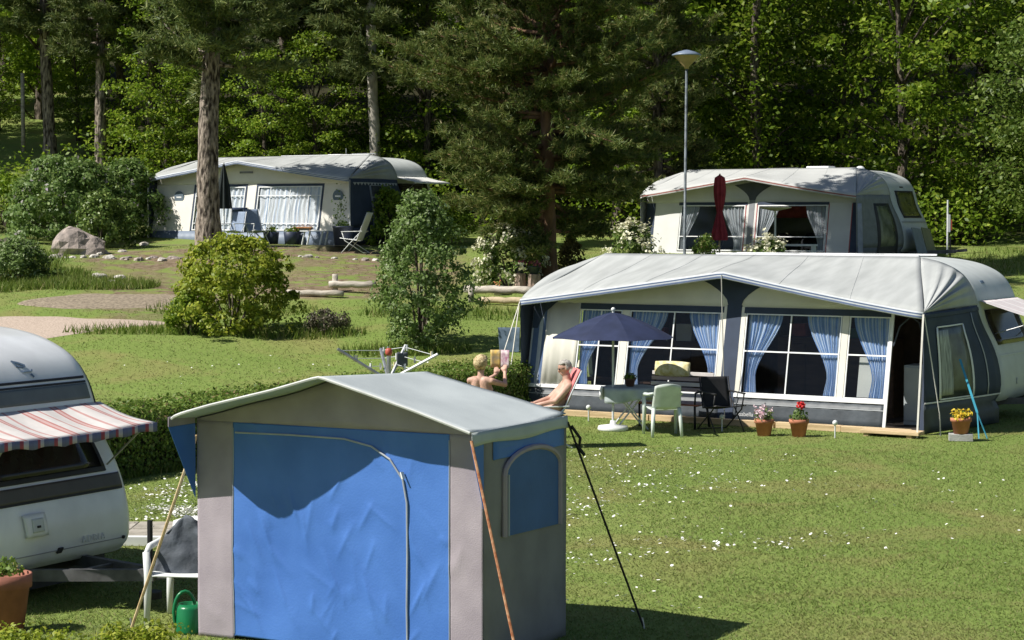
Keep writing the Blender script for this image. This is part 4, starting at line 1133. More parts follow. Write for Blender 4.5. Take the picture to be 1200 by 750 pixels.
# kitchen cupboard seen through the door opening
t = thing('cupboard', 'white low cupboard seen through the open awning doorway', 'cupboard', (0, 0, 0), R(-32))
p = Matrix.Rotation(R(-32), 4, 'Z') @ Vector((7.0, 1.15, 0)); t.location = (.172 + p.x, 35.88 + p.y, .05)
mb = MB(); mb.box((0, 0, .48), (.75, .45, .96)); mb.build('carcass', DULLW, t, bevel=.01)
mb = MB(); mb.box((0, -.235, .5), (.7, .018, .86)); d = mb.build('door', DULLW, t, bevel=.006)
mb = MB(); mb.box((.28, -.25, .8), (.03, .015, .1)); mb.build('handle', STEEL, d)
t2 = thing('flower_pot', 'dark pot of red flowers on the cupboard inside the awning', 'flower pot', (t.location.x + .1, t.location.y - .05, t.location.z + .96))
mb = MB(); mb.lathe([(.06, 0), (.09, .12), (.08, .12)], 12); mb.build('pot', POTBL, t2, True)
RED_P = leafmat('red_petals', [(0, (.45, .01, .015)), (1, (.7, .03, .03))], .2, .5, 0)
flower_mass(t2, .14, .18, .12, 8, L_HEDGE, leafmat('dusky_red_petals', [(0, (.3, .04, .05)), (1, (.5, .1, .1))], .2), 60, .05, 90)
# wooden platform planks along the front
pf = thing('wooden_platform', 'pale wooden plank platform along the foot of the large awning', 'platform', (.172, 35.88, 0), R(-32))
for i in range(6):
    x0 = .35 + i * 1.14
    mb = MB(); mb.box((x0 + .56, -.16 - .02 * (i % 2), .05), (1.1 + .02 * (i % 3), .12, .1)); mb.build('plank', WOOD, pf, bevel=.006, rz=0)
for i in range(3):
    mb = MB(); mb.box((6.95 + .02 * i, -.30 - i * .125, .075), (.95 + .03 * (i % 2), .118, .05)); mb.build('plank', WOOD, pf, bevel=.005)
mb = MB(); mb.box((6.6, -.4, .025), (.08, .36, .05)); mb.build('bearer', WOOD, pf); mb = MB(); mb.box((7.3, -.4, .025), (.08, .36, .05)); mb.build('bearer', WOOD, pf)

# ---- upper left cream awning
LOC2 = (-11.28, 64.6, 2.58)
aw2 = thing('awning', 'cream awning with white curtains behind the thick pine trunk', 'awning', LOC2, R(-32))
B2 = Awning(aw2, 7.75, 2.4, 2.0, 2.5, 1.93, 3.55, 2.7, .38, sidem=NAVY, val=VAL_BLUE, lowside=NAVY)
LCREAM = mat('light_cream_canvas', (.80, .765, .70), .85, .05, 2, .1, 120, transl=.1)
B2.header(1.80, LCREAM)
for a, b in ((.02, 1.55), (3.65, 4.0), (6.55, 7.72)): B2.piece('cream_panel', a, b, .38, 1.80, LCREAM, 0, .012)
B2.piece('front_skirt', .02, 7.72, -.1, .38, BLUEPVC, -.004, .012, wav=.005)
for a, b, ml in ((1.62, 3.58, (2.0, 2.9)), (4.07, 6.48, (4.55, 5.3, 6.0))):
    for f in ((a - .07, a, .38, 1.80), (b, b + .07, .38, 1.80), (a, b, 1.73, 1.80)): B2.piece('window_edge', *f, NAVY, -.008, .014)
    o = B2.window(a, b, .40, 1.73, ml, (.62, 1.45), pane=PANE2, bw=.035)
    B2.curtain(o, a + .02, b - .02, a + .02, b - .02, 1.72, .5, .42, CURT_W, .05, .03, 13)
for x in (.98, 7.1):
    mb = MB(); mb.lathe([(.14, -.008), (.19, -.008), (.19, .008), (.14, .008)], 24)
    o = mb.build('round_emblem', mat('emblem_ring', (.12, .16, .2), .6, .1), aw2, loc=(x, B2.wy(1.42) - .02, 1.42)); o.rotation_euler = (R(90), 0, 0)
    mb = MB(); mb.lathe([(.01, -.004), (.138, -.004), (.138, .004), (.01, .004)], 24); mb.build('emblem_disc', mat('emblem_pale', (.42, .47, .5), .6, .3, 14), o)
    mb = MB(); mb.box((0, 0, .009), (.2, .045, .006)); mb.build('emblem_bar', WBAR, o)
mb = MB(); mb.box((3.55, B2.wy(2.12) - .03, 2.16), (.5, .02, .06)); mb.build('ridge_badge', mat('badge_grey', (.2, .2, .22), .6, .2), aw2)
sw = side_patch('side_door', B2, .38, .80, .08, .90, .012, mat('mesh_door', (.035, .04, .045), .5, .4, 3))
for u in (.38, .80): side_patch('door_piping', B2, u - .016, u + .016, .08, .90, .02, mat('piping_grey2', (.2, .22, .25), .6, .1), .004, sw)
for v in (.2, .72, .9): side_patch('door_piping', B2, .38, .80, v - .008, v + .008, .02, MATS['piping_grey2'], .004, sw)
mb = MB()
for k in range(14):
    u0 = .06 + k * .065; a = B2.sr(u0, .945, .02); b = B2.sr(u0 + .065, .945, .02); c = B2.sr(u0 + .0325, .9, .02)
    mb.prism([a, b, c], (.006, 0, 0))
mb.build('zigzag_trim', mat('trim_white', (.4, .42, .45), .6, .1), aw2)
guy(aw2, [(7.74, -.03, 1.9), (7.74, .0, .0)], POLE, .04, .02, 'corner_pole'); guy(aw2, [(.0, -.05, 1.95), (-.05, -.02, .0)], POLE, .04, .02, 'corner_pole')
C3 = end_caravan(B2, LOC2, 'white caravan behind the cream awning with white canopy over its end', DULLW, -.28)
z = C3.zs
C3.patch('window', -.8, .8, 1.12 * z, 1.62 * z, .012, MATS['dark_tinted_glass'], .02)
cloth_awning(C3.t, C3, -.95, .95, 1.80 * z, .42, 1.66 * z, mat('white_canopy', (.72, .72, .7), .7, .08, transl=.1), WBAR, .02, .06)
C3.running_gear(True)
mb = MB()
mb.box((-3.2, -.6, 2.36 * z + .06), (3.4, .05, .04)); mb.build('roof_rail', WBAR, C3.t)
mb = MB(); mb.box((-3.0, -.2, 2.36 * z + .05), (.5, .4, .1)); mb.build('roof_vent', WBAR, C3.t, bevel=.02)
mb = MB(); mb.tube([(-2.6, -.3, 2.3 * z), (-2.6, -.3, 2.36 * z + .28)], .015, 6); mb.box((-1.9, -.3, 2.36 * z + .1), (.9, .08, .03)); mb.build('roof_aerial', STEEL, C3.t)

# ---- upper right red trimmed awning
LOC3 = (9.3 - 6.6 * .848, 56 + 6.6 * .53, 2.06)
aw3 = thing('awning', 'grey white awning with red trim behind the street lamp', 'awning', LOC3, R(-32))
B3 = Awning(aw3, 6.6, 2.4, 1.95, 2.44, 1.92, 3.3, 2.72, .38, sidem=mat('grey_side_canvas', (.2, .215, .22), .8, .12), val=VAL_RED, roofm=mat('pale_awning_roof', (.44, .45, .445), .75, .06, 1.6, .12, 90), lowside=mat('grey_side_canvas2', (.13, .14, .15), .8, .12))
B3.header(1.72, GREYCAN)
for a, b in ((.30, 1.1), (3.15, 3.25), (3.42, 3.52), (5.62, 6.35)): B3.piece('grey_panel', a, b, .35, 1.72, GREYCAN, 0, .012)
B3.piece('dark_edge', .02, .30, .02, 1.72, NAVY, 0, .012); B3.piece('dark_edge', 6.35, 6.58, .02, 1.72, NAVY, 0, .012)
B3.piece('ridge_column', 3.25, 3.42, .02, 1.8, mat('mid_grey_canvas', (.22, .23, .25), .8, .1), -.006, .014)
mb = MB()
for sx in (-1, 1):
    P = [(3.335, 1.8)] + [(3.335 + sx * (.09 + .5 * (t ** 1.8)), 1.8 + .42 * t) for t in (0, .2, .4, .6, .8, 1)] + [(3.335, 2.3)]
    mb.prism([(x, B3.wy(zz) - .02, min(zz, B3.top(x))) for x, zz in P], (0, .012, 0))
mb.build('ridge_gusset', mat('slate_canvas', (.09, .1, .115), .8, .1), aw3)
B3.piece('front_skirt', .02, 6.58, -.2, .35, GREYCAN, 0, .012)
B3.piece('window_edge', 1.05, 3.2, 1.66, 1.74, NAVY, -.008, .012); B3.piece('window_edge', 3.5, 5.66, 1.66, 1.74, NAVY, -.008, .012)
REDT = mat('red_piping', (.4, .1, .1), .7, .1)
for x in (5.66, 6.34, 3.16, 3.5): B3.piece('red_piping', x - .012, x + .012, .3, 1.7, REDT, -.01, .006)
for a, b, cu in ((1.12, 3.14, ((1.14, 1.7, 1.14, 1.32), (2.4, 3.13, 2.85, 3.12))), (3.53, 5.61, ((3.54, 4.15, 3.54, 3.74), (4.95, 5.6, 5.38, 5.6)))):
    o = B3.window(a, b, .38, 1.66, (), (.78,), bw=.03)
    for c in cu: B3.curtain(o, *c, 1.65, .5, .4, CURT_F, .05, .025, 7)
q = MB(); q.box((B3.W / 2, 1.25, .035), (B3.W - .2, 2.2, .03)); q.build('groundsheet', INNER, aw3)
sd = side_patch('side_door', B3, .42, .86, .05, .88, .012, mat('dark_frame', (.03, .032, .035), .5, .2))
side_patch('door_pane', B3, .48, .80, .1, .84, .02, mat('green_painted_reflection', (.1, .12, .07), .2, .5, 2.2, c2=(.24, .26, .17)), .004, sd)  # mottled green in the pane colour imitates a reflection
side_patch('side_edge', B3, .02, .12, .05, .88, .012, mat('lilac_grey_canvas', (.3, .32, .4), .8, .1), .004)
C4 = end_caravan(B3, LOC3, 'white caravan behind the red trimmed awning with a square end window', DULLW)
z = C4.zs
C4.patch('window', -.62, .62, 1.20 * z, 1.78 * z, .012, mat('olive_painted_reflection', (.05, .055, .02), .2, .6, 2.2, c2=(.2, .19, .05)), .02)  # olive reflection is mottled into the glass colour
for a in ((-.67, .67, 1.15 * z, 1.20 * z), (-.67, .67, 1.78 * z, 1.82 * z), (-.67, -.62, 1.2 * z, 1.78 * z), (.62, .67, 1.2 * z, 1.78 * z)): C4.patch('window_seal', *a, .014, BLACKR, .02)
C4.patch('body_moulding', -1.0, 1.0, 1.02 * z, 1.07 * z, .006, mat('grey_moulding', (.35, .36, .36), .5, .1), .02, nu=20)
C4.patch('emblem', -.15, .1, 1.9 * z, 1.93 * z, .006, BLACKR, .008)
C4.running_gear(True)
mb = MB(); mb.box((-2.8, -.3, 2.36 * z + .06), (.7, .5, .1)); mb.build('roof_vent', WBAR, C4.t, bevel=.02)
mb = MB(); mb.box((-4.0, -.3, 2.36 * z + .05), (1.0, .06, .05)); mb.build('roof_rail', STEEL, C4.t)
mb = MB(); mb.ball((-1.5, -.5, 2.36 * z + .0), (.14, .14, .1)); mb.build('roof_vent', WBAR, C4.t, True)
# ------------------------------------------------------------------ blue and grey kitchen tent in front
TG = mat('grey_tent_canvas', (.34, .295, .34), .85, .1, 3, .15, 100, c2=(.40, .35, .395), transl=.06)
TGS = mat('grey_tent_side', (.36, .355, .375), .85, .1, 3, .15, 100, transl=.35)
TB = mat('blue_tent_nylon', (.065, .185, .57), .5, .1, 2, .1, 60, c2=(.085, .22, .63), transl=.12)
TBD = mat('blue_tent_window', (.05, .13, .36), .6, .1, 3, .1, 60, transl=.1)
TR = mat('tent_roof_canvas', (.40, .44, .455), .7, .08, 2, .15, 80, c2=(.46, .50, .51))
ZIP = mat('zip_grey', (.35, .38, .43), .6, .1)
tent = thing('kitchen_tent', 'small blue and grey frame tent in the foreground', 'tent', (-2.53, 16.6, 0), R(-27.9))
TW, TD = 2.62, 1.385
FE = [(.04, -.37, 1.80), (.14, -.47, 1.828), (.26, -.535, 1.862), (.5, -.52, 1.93), (1.0, -.42, 2.055), (1.38, -.37, 2.165), (1.42, -.37, 2.17), (1.8, -.33, 2.06), (2.2, -.265, 1.935), (2.62, -.20, 1.79)]  # left part of the edge bulges forward to deepen its shadow on the front
PKX = 1.41
def fe(x):
    for a, b in zip(FE, FE[1:]):
        if x <= b[0] + 1e-9:
            t = max(-.8, (x - a[0]) / (b[0] - a[0])); return Vector(a).lerp(Vector(b), t)
    return Vector(FE[-1])
def rr_(x):
    return Vector((x, TD, 1.80 + (2.09 - 1.80) * (x / 1.33) if x < 1.33 else 2.09 - .29 * (x - 1.33) / (TW - 1.33)))
def xmap(x): return (x / PKX * 1.33) if x < PKX else 1.33 + (x - PKX) / (TW - PKX) * (TW - 1.33)
def roofpt(x, v, dz=0.0):
    a = fe(x); b = rr_(xmap(x)); p = a.lerp(b, v)
    p.z += dz - .03 * math.sin(PI * v) * (1 - math.exp(-((x - PKX) / .25) ** 2)) + .006 * noise.noise(Vector((x * 3, v * 4, 1)))
    return p
xsq = [-.035 + (TW + .035) * i / 48 for i in range(49)]; xsq[min(range(49), key=lambda i: abs(xsq[i] - PKX))] = PKX
mb = MB(); mb.grid(lambda u, v: roofpt(xsq[round(u * 48)], v), 48, 16)
rf_ = mb.build('roof', TR, tent, True, solid=.006)
mb = MB(); mb.tube([fe(x) + Vector((0, -.004, -.004)) for x in xsq], .012, 6); mb.build('roof_hem', mat('pale_hem', (.55, .56, .55), .8, .1), tent)
WT = []
for i in range(121):
    xq = -.035 + (TW + .035) * i / 120; lo, hi = 0, 1
    for _ in range(22):
        m_ = (lo + hi) / 2
        if roofpt(xq, m_).y < 0: lo = m_
        else: hi = m_
    WT.append(tuple(roofpt(xq, lo)))
def wall_top(x):
    return float(np.interp(x, [p[0] for p in WT], [p[2] for p in WT])) - .014
rc = random.Random(21); CREASES = []
for _ in range(70):
    x0 = rc.uniform(.3, 2.4); z0 = rc.uniform(.02, .95) if rc.random() < .8 else rc.uniform(.9, 1.6)
    an = rc.choice([R(118), R(60), R(130), R(100)]) + rc.gauss(0, .15) if x0 > 1.0 else R(125) + rc.gauss(0, .25)
    l = rc.uniform(.12, .5); CREASES.append((x0, z0, math.cos(an), math.sin(an), l, rc.uniform(.004, .011), rc.uniform(.012, .035)))
def folds(x, z):
    a = .016 * noise.noise(Vector((x * 1.8, z * 1.3, 4)))
    for x0, z0, c, s_, l, am, wd in CREASES:
        dx, dz = x - x0, z - z0; t = dx * c + dz * s_
        if 0 < t < l:
            d = abs(-dx * s_ + dz * c)
            if d < wd * 3: a += am * math.sin(PI * t / l) * math.exp(-d / wd)
    return -a
def fpanel(name, x0, x1, z0, zt, m, nu, nv, off=0.0, k=1.0):
    mb = MB(); mb.grid(lambda u, v: (x0 + (x1 - x0) * u, off + k * folds(x0 + (x1 - x0) * u, z0 + (zt(x0 + (x1 - x0) * u) - z0) * v), z0 + (zt(x0 + (x1 - x0) * u) - z0) * v), nu, nv)
    return mb.build(name, m, tent, True, solid=.004)
fpanel('door_panel', .35, 2.335, .03, lambda x: 1.745, TB, 150, 120)
fpanel('front_strip', .0, .35, .0, lambda x: 1.745, TG, 16, 50, 0, .7); fpanel('front_strip', 2.335, TW, .0, lambda x: 1.745, TG, 16, 50, 0, .7)
fpanel('gable', .0, TW, 1.745, wall_top, TG, 40, 6, .002, .3)
mb = MB(); mb.tube([(x, folds(x, z) - .012, z) for x, z in ((.38, 1.665), (.9, 1.672), (1.4, 1.665), (1.65, 1.62), (1.82, 1.53), (1.93, 1.38), (1.965, 1.2), (1.965, .8), (1.96, .4), (1.965, .05))], .008, 6)
mb.build('door_zip', ZIP, tent)
for xq in (.352, 2.333):
    mb = MB(); mb.tube([(xq, folds(xq, z_ / 20) - .004, z_ / 20) for z_ in range(1, 35)], .005, 5); mb.build('seam', ZIP, tent)
mb = MB(); mb.bar((1.93, -.03, 1.44), (1.95, -.035, 1.39), .03, .012); mb.build('zip_tab', WBAR, tent)
# side walls, rear wall
def swall(name, x, y0, y1, z0, z1, m, off, nu=12, nv=20, top=None, k=.008):
    mb = MB(); mb.grid(lambda u, v: (x + off + k * noise.noise(Vector((u * 4, v * 6, x))), y0 + (y1 - y0) * u, z0 + ((top(y0 + (y1 - y0) * u) if top else z1) - z0) * v), nu, nv)
    return mb.build(name, m, tent, True, solid=.004)
swall('side_wall', TW, 0, TD, 0, 1.775, TGS, 0); swall('side_wall', 0, 0, TD, 0, 1.775, TGS, 0)
swall('side_band', TW, .14, 1.33, 1.55, 1.69, TB, .009, k=.003)
mb = MB(); mb.grid(lambda u, v: (TW * u, TD, (rr_(TW * u).z - .02) * v), 20, 12); mb.build('rear_wall', TGS, tent, True, solid=.004)
mb = MB()
arch = [(.30, .95)] + [(.765 + .465 * math.cos(PI - a), 1.42 + .17 * math.sin(a)) for a in [PI * i / 12 for i in range(13)]] + [(1.23, .93)]
mb.prism([(TW + .014, y, z) for y, z in arch], (.006, 0, 0)); sw = mb.build('side_window', TBD, tent)
mb = MB(); mb.tube([(TW + .022, y, z) for y, z in arch], .022, 6); mb.build('window_binding', TG, sw)
mb = MB(); mb.tube([(TW + .03, .35, 1.42), (TW + .03, .35, .95)], .009, 6); mb.build('window_zip', ZIP, sw)
mb = MB(); mb.grid(lambda u, v: (TW + .012 + .01 * v, -.20 + (TD + .2) * u, 1.785 - .105 * v + .012 * math.sin(u * 9) * v), 16, 3); mb.build('eaves_flap', TR, tent, True, solid=.004)
for nm, pts, m in (('wing_flap', [(-.01, -.365, 1.72), (-.02, -.008, 1.72), (-.02, -.008, 1.12)], TB), ('wing_flap', [(TW, -.20, 1.70), (TW + .004, -.01, 1.70), (TW + .004, -.01, 1.2)], TB),
                   ('wing_band', [(-.012, -.366, 1.80), (-.022, -.006, 1.80), (-.022, -.006, 1.722), (-.012, -.366, 1.722)], TG)):
    mb = MB(); mb.prism(pts, (.006, 0, 0)); mb.build(nm, m, tent)
ORANGE = mat('orange_strap', (.55, .17, .07), .7, .35, 30, c2=(.62, .34, .2)); TAN = mat('tan_strap', (.5, .35, .17), .7, .2, 20, c2=(.6, .48, .3)); BLK = mat('black_cord', (.012, .012, .012), .7, .1)
def rope(parent, a, b, r, m, name='guy_rope'):
    mb = MB(); mb.tube([a, b], r, 6); return mb.build(name, m, parent)
rope(tent, (2.63, -.20, 1.73), (3.08, -.25, 0), .011, ORANGE); rope(tent, (-.02, .02, 1.62), (-.65, -.04, 0), .013, TAN)
rope(tent, (2.64, 1.38, 1.73), (3.06, 1.93, .02), .009, BLK)
mb = MB(); mb.tube([(2.66, 1.40, 1.7), (2.72, 1.44, 1.6), (2.70, 1.46, 1.5), (2.68, 1.43, 1.56), (2.74, 1.48, 1.46)], .014, 6); mb.build('rope_knot', BLK, tent)
for p in ((3.06, 1.93), (3.08, -.25), (-.65, -.04)):
    mb = MB(); mb.tube([(p[0] + .02, p[1], -.05), (p[0] - .01, p[1], .09)], .008, 6); mb.build('peg', STEEL, tent)
mb = MB(); mb.grid(lambda u, v: (2.42 + .12 * u, -.03 - .07 * v, .10 - .06 * v + .03 * math.sin(u * 6)), 6, 4); mb.build('mud_flap', WBAR, tent, True, solid=.004)
for p in ((.03, .03), (TW - .03, .03), (TW - .03, TD - .03), (.03, TD - .03)):
    mb = MB(); mb.tube([(p[0], p[1], 0), (p[0], p[1], 1.76)], .011, 6); mb.build('tent_pole', STEEL, tent)

# ------------------------------------------------------------------ chairs
def mono_chair(label, loc, rz, m, group=None, name='plastic_chair'):
    """moulded garden chair, sitter faces +y"""
    t = thing(name, label, 'chair', loc, rz, group)
    mb = MB(); mb.grid(lambda u, v: ((u - .5) * .46, -.21 + .44 * v, .42 - .025 * math.sin(PI * u) * math.sin(PI * v) + .02 * v ** 3 - .03 * max(0, v - .9) * 10), 10, 8); mb.build('seat', m, t, True, solid=.012)
    mb = MB(); mb.grid(lambda u, v: ((u - .5) * (.46 - .05 * v), -.21 - .13 * v - .05 * math.cos(PI * (u - .5)), .43 + .40 * v - .04 * (2 * u - 1) ** 2 * v), 12, 8); mb.build('backrest', m, t, True, solid=.012)
    for sx in (-1, 1):
        mb = MB(); mb.tube([(sx * .22, -.30, .68), (sx * .26, -.12, .65), (sx * .27, .12, .64), (sx * .265, .22, .60)], [.018, .026, .028, .022], 6); mb.build('armrest', m, t, True)
        mb = MB(); mb.tube([(sx * .265, .22, .61), (sx * .25, .22, .4), (sx * .255, .25, 0)], [.03, .034, .024], 6); mb.build('leg', m, t, True)
        mb = MB(); mb.tube([(sx * .20, -.24, .44), (sx * .22, -.28, .2), (sx * .23, -.30, 0)], [.034, .03, .024], 6); mb.build('leg', m, t, True)
    return t
def recliner(label, loc, rz, m, fm, ang=24, group=None, back=.85, name='folding_recliner', cloth=None):
    """folding garden recliner, sitter faces +y"""
    t = thing(name, label, 'chair', loc, rz, group)
    s, c = math.sin(R(ang)), math.cos(R(ang))
    mb = MB(); mb.grid(lambda u, v: ((u - .5) * .46, -.06 + .48 * v, .36 + .07 * v - .02 * math.sin(PI * u)), 6, 6); mb.build('seat', m, t, True, solid=.012)
    mb = MB(); mb.grid(lambda u, v: ((u - .5) * .46, -.06 - s * back * v - .025 * math.sin(PI * u), .36 + c * back * v), 8, 10); b = mb.build('backrest', m, t, True, solid=.014)
    if cloth:
        mb = MB(); mb.grid(lambda u, v: ((u - .5) * .5, -.035 - s * back * (.45 + .57 * v) + .012 * math.sin(u * 9), .36 + c * back * (.45 + .57 * v)), 8, 8); mb.build('towel', cloth, b, True, solid=.012)
    for sx in (-.25, .25):
        mb = MB(); mb.tube([(sx, .44, .43), (sx, -.06, .36), (sx, -.06 - s * back, .36 + c * back)], .013, 6); mb.build('side_frame', fm, t, True)
        mb = MB(); mb.tube([(sx, .38, .6), (sx, .30, .36), (sx, -.28, 0)], .012, 6); mb.build('leg', fm, t, True)
        mb = MB(); mb.tube([(sx, -.20, .62), (sx, .12, .30), (sx, .40, 0)], .012, 6); mb.build('leg', fm, t, True)
        mb = MB(); mb.bar((sx, -.24, .62), (sx, .40, .61), .045, .02); mb.build('armrest', fm, t, bevel=.005)
    mb = MB(); mb.tube([(-.25, -.28, .012), (.25, -.28, .012)], .011, 6); mb.build('cross_bar', fm, t)
    return t
WPLAST = mat('white_plastic', (.68, .7, .7), .45, .06); GPLAST = mat('sage_plastic', (.58, .64, .60), .45, .1)
BCLOTH = mat('blue_grey_mesh', (.23, .29, .40), .8, .12, 20); DGREEN = mat('dark_green_cloth', (.035, .055, .055), .8, .2, 12); BLCLOTH = mat('black_cloth', (.014, .014, .016), .75, .3)
BFRAME = mat('black_metal', (.02, .02, .022), .45, .2); WFRAME = mat('white_metal', (.62, .64, .65), .4, .08)
DKBLUE = mat('dark_blue_cloth', (.04, .06, .12), .8, .2, 12)

# left foreground group
wc = mono_chair('white plastic chair with a dark jacket beside the foreground tent', (-2.73, 17.2, 0), R(172), WPLAST)
jk = MB()
jk.grid(lambda u, v: ((u - .5) * (.56 - .34 * v ** 2) + .02 * math.sin(v * 7), (.24 + .02 * math.sin(u * 8 + v * 5)) + .17 * v * .6 + .02 * noise.noise(Vector((u * 5, v * 5, 0))), .40 + .49 * v - .10 * (2 * u - 1) ** 2 * v), 24, 18)
jo = jk.build('jacket', mat('dark_grey_jacket', (.05, .06, .075), .7, .3, 5, .3, 30, c2=(.09, .105, .13)), None, True, solid=.02, loc=(-2.74, 16.86, 0)); jo.rotation_euler.z = R(-4)
tag(jo, 'dark grey blue jacket draped over the white plastic chair', 'jacket')
cn = thing('watering_can', 'green plastic watering can on the ground by the white chair', 'watering can', (-2.62, 16.72, 0), R(200))
GREENP = mat('green_plastic', (.01, .16, .06), .3, .15)
mb = MB(); mb.lathe([(.02, 0), (.115, .0), (.12, .02), (.11, .2), (.09, .24), (.085, .235), (.08, .2)], 18); mb.build('body', GREENP, cn, True)
mb = MB(); mb.tube([(.09 * math.cos(a) + .04, 0, .17 + .17 * math.sin(a)) for a in [R(x) for x in range(-70, 200, 18)]], .014, 8); mb.build('handle', GREENP, cn, True)
mb = MB(); mb.tube([(-.1, 0, .05), (-.18, 0, .15), (-.27, 0, .28)], [.028, .02, .014], 8); sp = mb.build('spout', GREENP, cn, True)
mb = MB(); mb.lathe([(.014, 0), (.045, .05), (.04, .055)], 12, (-.275, 0, .28)); mb.build('rose', GREENP, sp, True)
TERRA = mat('terracotta', (.42, .15, .085), .8, .15, 6, .15, 30, c2=(.5, .2, .12))
TERRAD = mat('old_terracotta', (.28, .11, .075), .85, .25, 5, .2, 20)
def pot(name, label, loc, r, h, m, group=None):
    t = thing(name, label, 'flower pot', loc, 0, group)
    mb = MB(); mb.lathe([(.01, 0), (r * .68, 0), (r * .92, h * .76), (r * 1.02, h * .77), (r * 1.04, h), (r * .93, h), (r * .88, h * .85)], 24); mb.build('pot', m, t, True)
    mb = MB(); mb.lathe([(.005, h * .86), (r * .9, h * .87)], 20, cap=False); mb.build('soil', mat('potting_soil', (.03, .022, .016), .95, .3), t)
    return t
t = pot('flower_pot', 'large terracotta tub with dark plant in front of the left caravan', (-4.12, 16.75, 0), .205, .48, TERRAD)
flower_mass(t, .17, .14, .48, 61, L_HEDGE, None, 0, .05, 150, .06)
# paving strip behind
pv = bpy.data.objects.new('pavement', None); col.objects.link(pv); tag(pv, 'narrow strip of pale concrete slabs behind the tent', kind='structure')
SLAB = mat('concrete_slab', (.33, .30, .25), .95, .2, 6, .4, 40, c2=(.42, .385, .33))
for i in range(6):
    for j in range(2):
        mb = MB(); mb.box((0, 0, 0), (.59, .49, .05)); mb.build('slab', SLAB, pv, bevel=.006, loc=(-5.0 + i * .602 + .006 * (j % 2), 21.9 + j * .505, .008 + .003 * ((i * 3 + j) % 3)), rz=.01 * ((i + j) % 3 - 1))
mb = MB(); mb.box((0, 0, .05), (1.3, .09, .10)); tag(mb.build('white_plank', WPLAST, None, bevel=.006, loc=(-4.15, 21.2, 0), rz=R(-3)), 'white painted plank lying beside the slab strip', 'plank')

# rotary clothes dryer behind the tent
rd = thing('clothes_dryer', 'metal rotary clothes dryer showing above the tent roof', 'clothes dryer', (-1.37, 23.0, 0), 0)
mb = MB(); mb.tube([(0, 0, 0), (0, 0, 1.86)], .025, 8); mb.build('pole', STEEL, rd)
tips = [(-.56, -.12, 1.92), (.55, -.1, 1.86), (.17, .35, 1.93), (-.12, .5, 1.88)]
for i, p in enumerate(tips):
    mb = MB(); mb.tube([(0, 0, 1.56), p], .019, 6); mb.build('arm', STEEL if i != 1 else WFRAME, rd)
for f in (.45, .7, .95):
    mb = MB(); q = [Vector((0, 0, 1.56)).lerp(Vector(tips[k]), f) for k in (0, 3, 2, 1)]
    mb.tube(q, .004, 4); mb.build('line', WFRAME, rd)
mb = MB(); mb.lathe([(.03, 0), (.04, .03), (.035, .07), (.02, .08)], 10, (0, 0, 1.84)); mb.build('cap', mat('red_plastic', (.45, .09, .06), .5, .1), rd, True)
for i in range(16):
    k = random.choice([(0, 3), (3, 2), (2, 1)]); f = random.choice([.45, .7, .95]); u = random.random()
    p = Vector((0, 0, 1.56)).lerp(Vector(tips[k[0]]).lerp(Vector(tips[k[1]]), u), f)
    mb = MB(); mb.box(p, (.015, .02, .07), rz=u * 3); mb.build('clothes_peg', random.choice([WPLAST, STEEL, WPLAST, mat('yellow_plastic', (.6, .55, .3), .5, .1)]), rd)
mb = MB(); mb.grid(lambda u, v: (.08 + .12 * u, .15 + .06 * u, 1.86 - .16 * v + .01 * math.sin(u * 9)), 5, 5); tag(mb.build('cloth', mat('grey_cloth', (.09, .1, .12), .8, .2), None, True, solid=.004, loc=(-1.37, 23.0, 0)), 'small dark cloth hanging on the clothes dryer', 'cloth')

# ------------------------------------------------------------------ people
SKIN = mat('sunburnt_skin', (.46, .26, .19), .55, .15, 7, .08, 60, c2=(.6, .38, .3))
HAIR_B = mat('blond_hair', (.34, .22, .09), .6, .3, 26, .8, 60, c2=(.72, .58, .34)); HAIR_G = mat('grey_hair', (.36, .33, .3), .6, .3, 22, .6, 60, c2=(.55, .52, .48))
def fused(mb, name, m, parent, voxel=.011, it=4):
    """overlapping volumes become one continuous skin"""
    me = mb.mesh(name); o = bpy.data.objects.new('tmp', me); col.objects.link(o)
    r_ = o.modifiers.new('r', 'REMESH'); r_.mode = 'VOXEL'; r_.voxel_size = voxel
    s_ = o.modifiers.new('s', 'SMOOTH'); s_.iterations = it; s_.factor = .5
    dg = bpy.context.evaluated_depsgraph_get()
    me2 = bpy.data.meshes.new_from_object(o.evaluated_get(dg)); me2.name = name; me2.materials.clear()
    bpy.data.objects.remove(o)
    return link(name, me2, m, parent, True)
def limb(mb, pts, rs):
    mb.tube(pts, rs, 12)
    for p, r in zip(pts, rs): mb.ball(p, r * .99, 10, 7)
def hand(mb, w_, d, side, curl=.5):
    """palm and five fingers from wrist w_ along d"""
    w_ = Vector(w_); d = Vector(d).normalized(); lat = Vector((1, 0, 0)) - d * d.x; lat.normalize(); dn = d.cross(lat) * 1.0
    if dn.z > 0: dn = -dn
    pc = w_ + d * .045
    mb.box(pc, (.075, .085, .026), m=Matrix((lat, d, dn)).transposed().to_4x4()); mb.ball(pc, (.04, .04, .03), 8, 6)
    for i, (o, l) in enumerate(((-.028, .066), (-.01, .074), (.01, .07), (.028, .055))):
        a = pc + lat * o + d * .035; b = a + d * l * .5 + dn * l * .2 * curl; c = b + d * l * .2 + dn * l * .5 * curl
        limb(mb, [a, b, c], [.0105, .0098, .0088])
    a = pc - lat * side * .03 - d * .02; b = a - lat * side * .03 + d * .03; limb(mb, [a, b, b + d * .03 + dn * .012], [.013, .011, .0095])
